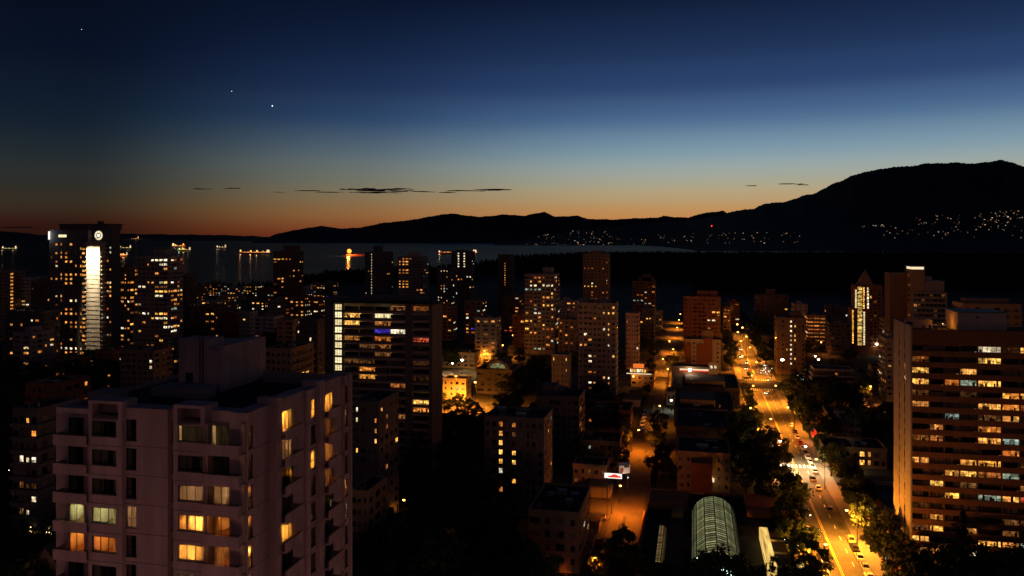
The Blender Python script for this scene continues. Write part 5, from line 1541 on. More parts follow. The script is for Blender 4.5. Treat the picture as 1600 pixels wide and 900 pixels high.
for i, (px, py, zh, pw, c, g, rr, lab) in enumerate((
    (712.5, 588, 15, 150000, SOD, 'lamp_sodium', .5, 'sodium lamp shining on the left of the glowing ochre house'),
    (742.5, 597.5, 13, 120000, SOD, 'lamp_sodium', .6, 'sodium lamp shining on the right of the glowing ochre house'),
    (707, 568, 7, 16000, WHT, 'lamp_white', .6, 'white floodlight left behind the glowing ochre house'),
    (722, 563, 8, 70000, (1, .5, .12), 'lamp_white', .9, 'bright flood lamp on the street behind the glowing ochre house'),
    (757, 548.5, 9, 14000, SOD, 'lamp_sodium', .45, 'sodium lamp in the side street above the dark lodge'),
    (781, 537.5, 9, 40000, SOD, 'lamp_sodium', .5, 'left one of a pair of lamps below the bright centre tower'),
    (785.5, 539.5, 9, 40000, SOD, 'lamp_sodium', .5, 'right one of a pair of lamps below the bright centre tower'),
    (801, 524, 9, 40000, SOD, 'lamp_sodium', .5, 'sodium lamp at the upper end of the side street by the bright centre tower'),
    (631, 782, 8, 3200, SOD, 'lamp_sodium', .42, 'sodium lamp glowing through the black trees right of the pink apartment house'),
    (14, 735, 7, 700, WHT, 'lamp_white', .3, 'white wall lamp at the left edge beside the pink apartment house'),
    (752.5, 573.5, 6, 1200, WHT, 'lamp_white', .5, 'small white lamp on the roof edge of the dark lodge'),
    (225, 537, 8, 1800, (.9, 1, .6), 'lamp_white', .7, 'greenish white lamp among the trees below the grey balcony tower'),
    (176, 546, 8, 2500, WHT, 'lamp_white', .7, 'white lamp at the foot of the tall floodlit tower'),
    (70, 571, 8, 5000, (1, .26, .03), 'lamp_sodium', .3, 'orange lamp over low roofs at the left, below the stepped dark block'),
    (110, 573, 8, 5000, (1, .26, .03), 'lamp_sodium', .3, 'orange lamp over low roofs below the tall floodlit tower'),
    (493, 480, 10, 4000, SOD, 'lamp_white', .8, 'lone bright lamp in the dark left above the white stair column'),
    (1274, 557, 7, 2500, WHT, 'lamp_white', .6, 'left one of two white lamps right of the stair strip block'),
    (1279, 562, 7, 2500, WHT, 'lamp_white', .6, 'right one of two white lamps right of the stair strip block'),
    (1370, 538, 8, 2500, WHT, 'lamp_white', .8, 'white lamp at the foot of the pointed-roof tower'),
    (1283, 535, 9, 8000, (1, .24, .02), 'lamp_sodium', .5, 'orange lamp in front of the open parking structure'),
    (986, 549, 8, 3500, SOD, 'lamp_soft', .6, 'left one of two soft lamps at the foot of the pinkish block'),
    (997, 549.5, 8, 3500, SOD, 'lamp_soft', .6, 'right one of two soft lamps at the foot of the pinkish block'),
)):
    street_lamp(px, py, zh, pw, c, lab, 0, g, rr)
# lamps of the streets round the pink apartment house, below the picture
for i, (x, y, pw) in enumerate(((-96, 19, 26000), (-70, 19, 26000), (-44, 19, 26000), (-18, 19, 26000), (8, 19, 20000), (-14, 60, 20000), (-14, 95, 20000))):
    street_lamp(0, 0, 9, pw, (1, .45, .38), f'{ORD[i]} pinkish lamp in the streets right below the pink apartment house', 0, pos=Vector((x, y, 0)), group='lamps below the pink apartment house', omni=.19)

# ================================================================== TREES
def leafy(seed, h, rw, leaf, n, mat, spire=False):
    r = random.Random(seed)
    tk = MB()
    th = h * (.28 if not spire else .9)
    tk.tube((0, 0, 0), (r.uniform(-.2, .2), r.uniform(-.2, .2), th), .028 * h, .018 * h, 7)
    clumps = []
    if spire:
        for k in range(70):
            f = r.random() ** .8
            a = r.random() * 2 * pi; q = rw * (1 - f) * r.uniform(.45, 1.0)
            clumps.append((q * cos(a), q * sin(a), h * (.1 + .9 * f) - q * .25, rw * .30 * (1.1 - f)))
    else:
        for k in range(8):
            a = 2 * pi * k / 8 + r.uniform(-.3, .3); q = rw * r.uniform(.45, .75)
            e = (q * cos(a), q * sin(a), h * r.uniform(.5, .8))
            tk.tube((0, 0, th * r.uniform(.8, 1)), e, .013 * h, .005 * h, 5)
        for k in range(46):
            while True:
                v = Vector((r.uniform(-1, 1), r.uniform(-1, 1), r.uniform(-.8, 1)))
                if .25 < v.length < 1:
                    break
            v = v.normalized() * v.length ** .55
            s = 1 - .25 * max(0, v.z)
            clumps.append((v.x * rw * s, v.y * rw * s, h * .62 + v.z * h * .36, rw * r.uniform(.16, .34)))
    cr = MB()
    per = n // len(clumps)
    for (cx, cy, cz, cr_) in clumps:
        for k in range(per):
            v = Vector((r.gauss(0, 1), r.gauss(0, 1), r.gauss(0, .8))).normalized() * cr_ * r.uniform(.4, 1.05)
            p = Vector((cx, cy, cz)) + v
            nrm = (v.normalized() + Vector((r.uniform(-.7, .7), r.uniform(-.7, .7), r.uniform(-.2, .9)))).normalized()
            u = nrm.orthogonal().normalized(); w_ = nrm.cross(u)
            ang = r.random() * 6.28; u, w_ = u * cos(ang) + w_ * sin(ang), w_ * cos(ang) - u * sin(ang)
            l = leaf * r.uniform(.6, 1.3)
            cr.quad(p - u * l, p - w_ * l * .55, p + u * l, p + w_ * l * .55)
    return tk.mesh('trunk', 'bark'), cr.mesh('crown', mat)
TREES = [leafy(1, 12, 4.6, .34, 4200, 'foliage'), leafy(2, 12, 4.2, .32, 4200, 'foliage_dark'), leafy(3, 13, 4.0, .32, 4000, 'foliage'), leafy(4, 11, 4.8, .36, 4200, 'foliage_dark')]
SPIRE = leafy(7, 18, 4.4, .42, 4500, 'foliage_dark', True)
tr = random.Random(9)
def tree(pos, h, label, group, kind=None, wide=1.0, name='street_tree'):
    tk, cr = SPIRE if kind == 'spire' else TREES[tr.randrange(4) if kind is None else kind]
    base = 18.0 if kind == 'spire' else 12.0
    root = empty(name, (pos[0], pos[1], 0), tr.random() * 6.28)
    root.scale = (h / base * wide, h / base * wide, h / base)
    tag(root, label, 'tree', group)
    place('trunk', tk, root); place('crown', cr, root)
    return root
def tree_px(px, py_top, d, label, group, kind=None, wide=1.0, name='leafy_tree'):
    v = W(px, d, py=py_top)
    return tree((v.x, v.y), max(4, v.z), label, group, kind, wide, name)
# right pavement, from the bottom upwards
for i, (x, y, h, k) in enumerate(((46.0, 196, 11, 0), (46.2, 214, 13, 1), (45.8, 231, 12, 0), (47.5, 254, 12.5, 3), (48, 268, 11.5, 1), (46, 292, 11, 2), (47, 318, 9, 0), (46, 345, 9, 2), (46.4, 372, 10, 0), (46.2, 398, 9, 1), (46.8, 428, 11, 3))):
    tree((x, y), h, f'{ORD[i]} street tree on the right pavement, counted from the bottom', 'street trees on the right pavement', k)
# left pavement
for i, (x, y, h, k) in enumerate(((25.2, 192, 14, 2), (24.6, 207, 13, 0), (25.2, 224, 15, 1), (24.8, 243, 17, 3), (23.0, 262, 19, 1), (25.4, 282, 17, 2), (18.5, 300, 18, 3), (17.5, 318, 17, 1), (24.5, 352, 10, 0), (25.4, 388, 8, 0), (25.6, 408, 8.5, 2), (25.8, 430, 7, 0))):
    tree((x, y), h, f'{ORD[i]} street tree on the left pavement, counted from the bottom', 'street trees on the left pavement', k)
for i, (px, pt, d) in enumerate(sorted(((1095, 868, 172), (1125, 848, 166), (1155, 872, 176), (1180, 880, 170), (1212, 872, 178), (1235, 890, 172), (1262, 884, 168), (1070, 885, 168)))):
    tree_px(px, pt, d, f'{ORD[i]} black tree from the left at the bottom before the glass vault', 'black trees at the bottom in front of the glass vault', None, .9)
for i, (px, pt, d) in enumerate(((952, 842, 184), (972, 822, 192), (985, 850, 186), (1005, 868, 180), (1040, 880, 176))):
    tree_px(px, pt, d, f'{ORD[i]} black tree from the left at the foot of the lane', 'black trees at the foot of the lane', None, .9)
for i, (px, pt, d) in enumerate(((1030, 640, 330), (1022, 668, 312), (1036, 690, 290), (1028, 700, 272), (1046, 720, 262))):
    tree_px(px, pt, d, f'{ORD[i]} black tree from above on the right side of the lane', 'black trees right of the lane', 1 + 2 * (i % 2), 1.0)
for i, (px, pt, d) in enumerate(((1452, 862, 170), (1480, 846, 160), (1545, 858, 158), (1588, 848, 162))):
    tree_px(px, pt, d, f'{ORD[i]} black leafy tree from the left at the foot of the banded brick slab', 'black trees at the foot of the banded brick slab', 1, 1.1)
tree_px(1505, 800, 168, 'pointed conifer standing out before the banded brick slab', None, 'spire', .9, 'conifer_tree')
grove = []
gr_ = random.Random(33)
for k in range(74):
    px = gr_.uniform(560, 905); d = gr_.uniform(150, 330)
    if d > 225 and 745 < px < 915 or d > 255 and px > 690:
        continue
    if 815 < px < 915 and 180 < d < 226:
        continue
    tree_px(px, HY + (82 - gr_.uniform(11, 17)) * F / d, d, 'black leafy tree in the dark grove right of the pink apartment house', 'trees of the dark grove right of the pink apartment house', None, 1.1)
for i, (px, pt, d) in enumerate(((690, 610, 392), (700, 622, 372), (716, 615, 378), (731, 620, 372), (742, 626, 366))):
    tree_px(px, pt, d, f'{ORD[i]} sodium-lit tree from the left before the glowing ochre house', 'sodium-lit trees before the ochre house', 0, .9)
for i, (px, pt, d) in enumerate(((768, 560, 470), (778, 548, 520), (800, 540, 560), (760, 575, 440), (812, 552, 520), (835, 560, 480), (868, 575, 450), (990, 548, 520), (1012, 600, 420), (975, 612, 400), (950, 625, 390))):
    tree_px(px, pt, d, f'{ORD[i]} tree of the mid-distance clumps left of the lane', 'mid-distance trees left of the lane', None, 1.2)
for i, (px, pt, d) in enumerate(sorted(((150, 545, 440), (205, 536, 470), (240, 520, 520), (262, 508, 560), (290, 520, 520), (112, 560, 420), (178, 560, 410), (215, 560, 400), (30, 560, 380), (5, 600, 330), (60, 585, 360), (300, 508, 580), (440, 512, 520), (415, 516, 500), (470, 540, 420)))):
    tree_px(px, pt, d, f'{ORD[i]} dark round tree from the left among the roofs on the left side', 'dark trees among the roofs on the left', None, 1.3)
for i, (px, pt, d) in enumerate(sorted(((8, 690, 210), (30, 745, 190), (55, 770, 180), (20, 820, 165), (62, 815, 170), (90, 800, 172), (0, 770, 180), (40, 850, 150)))):
    tree_px(px, pt, d, f'{ORD[i]} black tree from the left in the bottom left corner', 'black trees in the bottom left corner', None, 1.1)
for i, (px, pt, d) in enumerate(((1240, 575, 480), (1262, 570, 470), (1252, 590, 450), (1300, 560, 520), (1320, 556, 540), (1345, 580, 480), (1312, 630, 400), (1345, 640, 370), (1362, 650, 360), (1390, 700, 320), (1385, 655, 350), (1395, 590, 440), (1186, 563, 520), (1172, 600, 470))):
    tree_px(px, pt, d, f'{ORD[i]} dark tree of the gardens right of the main street', 'dark trees right of the main street', None, 1.2)

# avenue trees beyond the junction
k = 0
for y in range(492, 900, 17):
    for x in (25.4, 45.6):
        if tr.random() < .6:
            tree((x + tr.uniform(-.8, .8), y + tr.uniform(-3, 3)), tr.uniform(8.5, 13), 'dark avenue tree beyond the junction on the main street', 'avenue trees beyond the junction', None, 1.1)
for y in range(492, 860, 24):
    for x in (-25.5, -11.5):
        if tr.random() < .22:
            tree((x + tr.uniform(-.8, .8), y + tr.uniform(-4, 4)), tr.uniform(6, 8), 'dark tree along the far part of the lane', 'trees along the far part of the lane', None, 1.1)
# gardens between the blocks
gd = random.Random(77)
def gardens(px0, px1, d0, d1, n, lab, grp, hmin=8, hmax=13):
    for q in range(n):
        px = gd.uniform(px0, px1); d = gd.uniform(d0, d1); v = W(px, d)
        if d < 320 and px > 1280 or 676 < px < 762 and 348 < d < 480 or 690 < px < 900 and d < 235:
            continue
        if 24 < v.x < 46 or -25 < v.x < -14 or 453 < v.y < 482 or 83 < v.x < 95 or -144 < v.x < -126:
            continue
        tree((v.x, v.y), gd.uniform(hmin, hmax), lab, grp, None, 1.2)
gardens(690, 900, 330, 540, 46, 'black garden tree between the low blocks below the bright centre tower', 'garden trees below the bright centre tower')
gardens(690, 765, 250, 345, 26, 'black tree at the upper rim of the dark grove below the ochre house', 'trees at the upper rim of the dark grove', 7, 10)
for i, (x, y, h) in enumerate(((16, 262, 13), (20, 274, 14), (15.5, 284, 12), (20.5, 290, 13), (14.5, 334, 12), (21, 338, 12))):
    tree((x, y), h, f'{ORD[i]} black yard tree from the bottom behind the left pavement trees', 'yard trees behind the left pavement', None, 1.15)
for i, (x, y, h) in enumerate(((48.2, 186, 11), (47.6, 205, 12), (48.4, 222, 12), (49.5, 282, 10), (49, 305, 9))):
    tree((x, y), h, f'{ORD[i]} dark tree from the bottom behind the right pavement trees', 'trees behind the right pavement', None, 1.1)
gardens(1240, 1400, 300, 470, 44, 'black garden tree between the houses right of the main street', 'garden trees right of the main street')
gardens(920, 1030, 270, 440, 26, 'black garden tree left of the lane below the big plain grey tower', 'garden trees left of the lane', 6, 10)
gardens(930, 1060, 480, 620, 20, 'dark tree near the lane end behind the corner shop', 'trees near the lane end', 7, 11)
gardens(1130, 1330, 500, 700, 34, 'dark tree among the blocks beyond the junction on the right', 'trees beyond the junction on the right', 8, 13)
gardens(280, 520, 380, 700, 34, 'dark tree between the blocks behind the roof of the pink apartment house', 'trees behind the pink apartment house', 8, 13)
gardens(0, 260, 330, 520, 34, 'dark tree between the low roofs on the far left', 'trees between the low roofs on the far left', 8, 13)
# fairy lights in trees, and glowing specks standing for other lamp light there
def fairy(px, py, d, rw, n, label, mat='lamp_fairy', seed=1, size=.12):
    r = random.Random(seed); c = W(px, d, py=py); mb = MB()
    for k in range(n):
        v = Vector((r.gauss(0, 1), r.gauss(0, 1), r.gauss(0, 1))).normalized() * rw * r.uniform(.2, 1.25)
        mb.ball((v.x, v.y, v.z * .7), size * r.uniform(.6, 1.3), 4)
    tag(stuff(mb.build('tree_light_specks', mat, None, c)), label, 'fairy lights')
fairy(1194, 576, 470, 4.2, 30, 'white fairy lights in the tree just beyond the junction', 'lamp_fairy', 2, .13)
fairy(1249, 590, 440, 3.4, 18, 'sparse fairy lights in the tree left of the white-banded block', 'lamp_fairy', 3, .12)
fairy(1262, 833, 200, 3.6, 26, 'greenish fairy lights in the left pavement tree at the bottom', 'lamp_green', 4, .07)
fairy(1250, 850, 196, 3.2, 20, 'white fairy lights low beside the greenish ones at the bottom', 'lamp_fairy', 5, .07)
fairy(1110, 876, 172, 2.6, 24, 'white specks standing for floodlight through the black tree before the glass vault', 'lamp_fairy', 6, .09)  # glowing balls imitate a floodlight seen through leaves
fairy(1140, 893, 170, 3.0, 34, 'white specks standing for floodlight through the black tree right at the bottom edge', 'lamp_fairy', 7, .09)  # same floodlight through leaves, imitated by glowing balls
fairy(1352, 795, 214, 2.5, 10, 'green fairy lights over the podium shops', 'lamp_green', 8, .07)
fairy(60, 830, 168, 3.0, 14, 'orange specks of lamp light in the tree left of the pink apartment house', 'lamp_soft', 9, .09)  # no fairy lights: glowing balls imitate lamp light in the leaves

# ================================================================== CARS
def car_parts():
    L, Wd = 4.5, 1.8
    body = MB(); ys = [-.5, .5]
    prof = [(-2.25, .32), (-2.22, .62), (-2.05, .78), (-1.2, .90), (1.35, .92), (2.1, .86), (2.24, .66), (2.25, .32), (1.9, .22), (-1.9, .22)]
    n = len(prof); rows = []
    for f, inset in ((-1, .10), (-.9, 0), (.9, 0), (1, .10)):
        rows.append([(f * Wd / 2, p[0] * (1 - inset * .12), p[1] - (inset * .3 if p[1] > .7 else -inset * .2 if p[1] < .3 else 0)) for p in prof])
    for rws in rows:
        body.v += rws
    for a in range(3):
        for k in range(n):
            body.f.append((a * n + k, a * n + (k + 1) % n, (a + 1) * n + (k + 1) % n, (a + 1) * n + k)); body.m.append(0)
    body.f.append(tuple(range(n))); body.m.append(0); body.f.append(tuple(reversed(range(3 * n, 4 * n)))); body.m.append(0)
    cab = MB()
    lo = [(-.80, -1.35, .89), (.80, -1.35, .89), (.80, 1.75, .90), (-.80, 1.75, .90)]
    hi = [(-.62, -.45, 1.42), (.62, -.45, 1.42), (.62, 1.05, 1.42), (-.62, 1.05, 1.42)]
    for k in range(4):
        cab.quad(lo[k], lo[(k + 1) % 4], hi[(k + 1) % 4], hi[k])
    roof = MB().quad((-.63, -.5, 1.425), (.63, -.5, 1.425), (.63, 1.1, 1.425), (-.63, 1.1, 1.425)) or MB()
    roof = MB(); roof.box(-.63, .63, -.48, 1.08, 1.421, 1.46)
    for sx_ in (-1, 1):
        roof.tube((sx_ * .79, -1.3, .9), (sx_ * .62, -.47, 1.42), .035, n=4); roof.tube((sx_ * .79, 1.7, .9), (sx_ * .62, 1.06, 1.42), .045, n=4); roof.tube((sx_ * .8, .3, .9), (sx_ * .63, .3, 1.42), .035, n=4)
    wheel = MB().tube((-.11, 0, 0), (.11, 0, 0), .32, n=12)
    hub = MB().tube((-.115, 0, 0), (.115, 0, 0), .18, n=8)
    return body, cab, roof, wheel, hub
_b, _c, _r, _w, _h = car_parts()
CAR = {}
def car_mesh(paint):
    if paint not in CAR:
        CAR[paint] = (_b.mesh('body', paint), _r.mesh('car_roof', paint))
    return CAR[paint]
m_cab, m_wheel, m_hub = _c.mesh('windows', 'car_glass'), _w.mesh('wheel', 'rubber'), _h.mesh('rim', 'metal_grey')
hl_off = MB().box(-.2, .2, -.03, .03, -.07, .07).mesh('headlight', 'ship_white')
hl_on = MB().box(-.2, .2, -.03, .03, -.09, .09).mesh('headlight', 'head_light')
tl_off = MB().box(-.2, .2, -.03, .03, -.06, .06).mesh('tail_light', 'paint_red')
tl_on = MB().box(-.22, .22, -.03, .03, -.08, .08).mesh('tail_light', 'tail_light')
def car(x, y, rz, paint, label, group, lights=None, z=.02, name='parked_car'):
    """front of the car points to -y when rz = 0"""
    root = empty(name, (x, y, z), rz)
    tag(root, label, 'car', group)
    b, r = car_mesh(paint)
    place('body', b, root); place('windows', m_cab, root).name = 'car_windows'; place('car_roof', r, root)
    for sx_ in (-1, 1):
        for yy in (-1.38, 1.38):
            w_ = place('wheel', m_wheel, root, (sx_ * .80, yy, .32)); place('rim', m_hub, w_)
        place('headlight', hl_on if lights else hl_off, root, (sx_ * .62, -2.2, .66))
        place('tail_light', tl_on if lights else tl_off, root, (sx_ * .62, 2.22, .68))
    return root
CN = {'car_white': 'white', 'car_black': 'black', 'car_silver': 'silver', 'car_red': 'red', 'car_blue': 'dark blue', 'car_gold': 'gold'}
cols = ['car_white', 'car_black', 'car_white', 'car_silver', 'car_white', 'car_black', 'car_gold', 'car_white', 'car_white', 'car_silver', 'car_white', 'car_black', 'car_white', 'car_red', 'car_white', 'car_black', 'car_silver']
ys = [193.5, 200.5, 206.5, 212.5, 218.5, 224.5, 231, 296, 302.5, 308.5, 314.5, 321, 328, 336, 345, 355, 366]
for i, (y, c) in enumerate(zip(ys, cols)):
    car(41.2 + (.15 if i % 3 == 0 else 0), y, pi, c, f'{CN[c]} car, {ORD[i]} from the bottom of those parked along the right kerb', 'cars parked along the right kerb')
for i, (y, c) in enumerate(((286, 'car_black'), (276, 'car_white'), (255, 'car_black'))):
    car(39.2 + (.0, .2, .4)[i], y, pi, c, ('black car', 'white car', 'black car lower down')[i] + ' driving away up the right lanes of the main street', None, None, name='driving_car')
for i, (x, y, c) in enumerate(((31.0, 205, 'car_silver'), (32.8, 219, 'car_black'), (30.6, 236, 'car_white'), (32.6, 250, 'car_silver'))):
    car(x, y, 0, c, f'{CN[c]} car with headlights on, {ORD[i]} from the bottom coming down the main street', 'cars coming down the main street with headlights on', True, name='driving_car')
car(38.0, 440, -.7, 'car_white', 'white car turning at the junction with its headlights on', None, True, name='driving_car')
for i, (x, y) in enumerate(((31.5, 520), (33.4, 545), (31.3, 572), (33.3, 610), (31.2, 650))):
    car(x, y, 0, 'car_silver' if i % 2 else 'car_black', f'{ORD[i]} far car with headlights beyond the junction', 'far cars beyond the junction', True, name='driving_car')
for i, (y, c) in enumerate(((338, 'car_red'), (346, 'car_silver'), (354, 'car_white'), (362, 'car_silver'), (370, 'car_white'), (378, 'car_black'))):
    car(-22.4, y, .12, c, f'{CN[c]} car, {ORD[i]} from the front of those parked along the left of the lane', 'cars parked along the lane')
for i, (px, py, c, rz, lab) in enumerate(((938, 811, 'car_silver', 1.5, 'silver car parked beside the alley lamp near the bottom'), (972, 708, 'car_silver', 1.6, 'silver car parked by the low brown block left of the lane'), (1003, 676, 'car_black', .1, 'dark car just right of the lane lamp'), (936, 850, 'car_red', 1.5, 'red car in the shadow below the alley lamp'), (1344, 622, 'car_white', .4, 'white car at the back of the back lane'), (1349, 630, 'car_silver', .4, 'silver car in the back lane'), (1353, 637, 'car_white', .4, 'white car foremost in the back lane'))):
    p = G(px, py); car(p.x, p.y, rz, c, lab, None)
p = G(1376, 652); car(88.5, p.y - 20, pi, 'car_black', 'dark car with red tail lights driving off in the back lane', None, True, name='driving_car')
p = G(1360, 779, 5); car(p.x, p.y, .6, 'car_white', 'white car alone on the lit parking deck', None, None, 5.0)

# ================================================================== POLES, BILLBOARDS, SIGNALS
def utility_pole(x, y, h, label, group):
    root = empty('utility_pole', (x, y, 0)); tag(root, label, 'utility pole', group)
    MB().tube((0, 0, 0), (0, 0, h), .19, .12, 7).build('post', 'wood_pole', root)
    for z in (h - .6, h - 1.7):
        MB().box(-1.3, 1.3, -.17, -.05, z - .08, z + .08).build('crossarm', 'wood_pole', root)
    for s in (-1, -.4, .4, 1):
        MB().tube((s * 1.2, -.11, h - .52), (s * 1.2, -.11, h - .3), .05, n=5).build('insulator', 'paint_white', root)
    MB().tube((.42, -.1, h - 3.6), (.42, -.1, h - 2.5), .28, n=8).build('transformer', 'metal_grey', root)
poles = [(-25.0, 196), (-24.8, 232), (-24.9, 266), (-24.7, 300), (-14.0, 372), (-13.9, 408), (-13.6, 440)]
for i, (x, y) in enumerate(poles):
    utility_pole(x, y, 12.5, f'{ORD[i]} wooden utility pole up the lane, counted from the bottom', 'utility poles along the lane')
p = G(1360, 660); utility_pole(p.x, p.y, 14, 'dark utility pole standing alone in the back lane', None)
for k, ((xa, ya), (xb, yb)) in enumerate(zip(poles[:3], poles[1:4])):
    mb = MB()
    for s in (-1, 1):
        prev = None
        for q in range(9):
            f = q / 8
            pnt = (xa + (xb - xa) * f + s * 1.2, ya + (yb - ya) * f - .11, 12.2 - 3.2 * f * (1 - f))
            if prev:
                mb.tube(prev, pnt, .025, n=3, cap=False)
            prev = pnt
    tag(mb.build('power_cable', 'rubber'), f'{ORD[k]} sagging span of power cable along the lane, counted from the bottom', 'cable', 'power cables along the lane')
# billboards by the lane
bp = W(958, 247, z=0); bb = empty('billboard', (bp.x, bp.y, 0))
tag(bb, 'white lit billboard with a red car printed on it, left of the lane', 'billboard')
zb = zat(bp.x, bp.y, 747.5); zt = zat(bp.x, bp.y, 739.5)
MB().box(-2.7, 2.7, 0, .3, zb, zt).build('panel', 'sign_white', bb)
cp = MB(); cp.prism([(-.9, zb + .25), (2.3, zb + .3), (2.35, zb + .75), (1.5, zb + .95), (.9, zb + 1.3), (-.1, zb + 1.25), (-.6, zb + .85), (-1.6, zb + .7), (-1.7, zb + .4)], 'y', -.012, -.004)
cp.build('print', 'sign_red', bb)
fm = MB(); fm.box(-2.85, 2.85, -.05, .35, zt + .001, zt + .15); fm.box(-2.85, 2.85, -.05, .35, zb - .15, zb - .001); fm.build('frame', 'metal_dark', bb)
for s in (-1.8, 1.8):
    MB().tube((s, .45, 0), (s, .45, zt - .2), .14, n=6).build('leg', 'metal_dark', bb)
bp = W(976, 254, z=0); b2 = empty('billboard', (bp.x, bp.y, 0), .55)
tag(b2, 'smaller billboard turned to the lane with white, blue and green print', 'billboard')
zb = zat(bp.x, bp.y, 740); zt = zat(bp.x, bp.y, 723)
MB().box(-1.9, 1.9, 0, .3, zb, zt).build('panel', 'paint_white', b2)
MB().box(-1.88, 1.88, -.012, -.004, zt - .9, zt - .02).build('print', 'car_blue', b2)
MB().box(-.2, 1.6, -.02, -.013, zt - 1.6, zt - .7).build('print', 'sign_green', b2).data.materials[0] = MATS['foliage']
MB().prism([(-1.7, zb + .3), (-.6, zb + .3), (-.3, zb + 1.6), (-1.3, zb + 2.1)], 'y', -.012, -.004).build('print', 'paint_red', b2)
for s in (-1.2, 1.2):
    MB().tube((s, .45, 0), (s, .45, zt - .2), .13, n=6).build('leg', 'metal_dark', b2)
point_light('billboard_lamp', (0, -2.4, zb - .4), 160, (1, .95, .85), .15, b2)
MB().tube((0, 0, zb - .5), (0, -2.5, zb - .5), .05).box(-.3, .3, -2.7, -2.3, zb - .66, zb - .5).build('lamp_arm', 'metal_dark', b2)
def signal(x, y, label, on):
    root = empty('traffic_signal', (x, y, 0)); tag(root, label, 'traffic signal', 'traffic signals at the junction')
    MB().tube((0, 0, 0), (0, 0, 5.6), .1, .08, 6).tube((0, 0, 5.4), ((-4 if x > MID else 4), 0, 5.6), .06, n=5).build('post', 'metal_dark', root)
    hx = -4 if x > MID else 4
    MB().box(hx - .22, hx + .22, -.15, .15, 5.0, 6.2).build('signal_head', 'metal_dark', root)
    for k, m in enumerate(('lamp_red', 'paint_yellow', 'lamp_green')):
        if k == 1 or (k == 0) == (on == 'r') or (k == 2) == (on == 'g'):
            mm = m if (k == 0 and on == 'r') or (k == 2 and on == 'g') else 'rubber'
            MB().ball((hx, -.16, 5.95 - k * .36), .14 if mm == 'rubber' else .3, 6).build('signal_lamp', mm, root)
signal(43.2, 453, 'traffic signal at the near right corner of the junction', 'g')
signal(27.4, 453, 'traffic signal at the near left corner of the junction', 'r')
signal(43.4, 482, 'traffic signal at the far right corner of the junction', 'r')
signal(27.2, 482, 'traffic signal at the far left corner of the junction', 'r')
# red shop signs and awnings on the right pavement
for i, (y, m) in enumerate(((352, 'sign_red'), (344, 'sign_cream'), (337, 'sign_red'), (330, 'sign_red'), (323, 'sign_cream'))):
    root = empty('shop_awning', (47.6, y, 0)); tag(root, f'{ORD[4 - i]} lit sign and awning from the bottom along the brick shop row', 'awning', 'lit awnings of the shop row')
    MB().prism([(0, 3.0), (0, 4.0), (-1.5, 3.0)], 'y', 0, 4.6).build('awning', 'paint_red', root)
    MB().box(-.25, -.02, .2, 4.4, 4.05, 4.9).build('sign_panel', m, root)
    MB().box(-.1, 0, .3, 4.3, .5, 2.9).build('shop_window', 'lit_warm', root)
point_light('awning_lamp', (45.2, 338, 3.2), 900, (1, .25, .12), .3)
# lit kiosks made up to stand for storefront light between the left pavement trees
for i, (y, m) in enumerate(((252, 'sign_violet'), (262, 'sign_white'), (293, 'sign_white'), (303, 'sign_cream'))):
    root = empty('added_kiosk', (24.9, y, .15)); tag(root, f'{ORD[i]} added lit booth from the bottom, standing for shop light between the left pavement trees', 'added_kiosk', 'added lit booths on the left pavement')
    MB().box(-1.0, 1.0, -1.2, 1.2, 0, 2.4).build('booth', 'metal_dark', root)
    MB().box(-.9, .9, -1.26, -1.21, 1.0, 2.2).build('lit_panel', m, root); MB().box(1.01, 1.06, -1.1, 1.1, 1.0, 2.2).build('lit_panel', m, root)
    MB().box(-1.3, 1.3, -1.6, 1.5, 2.41, 2.6).build('kiosk_roof', 'roof_gravel', root)

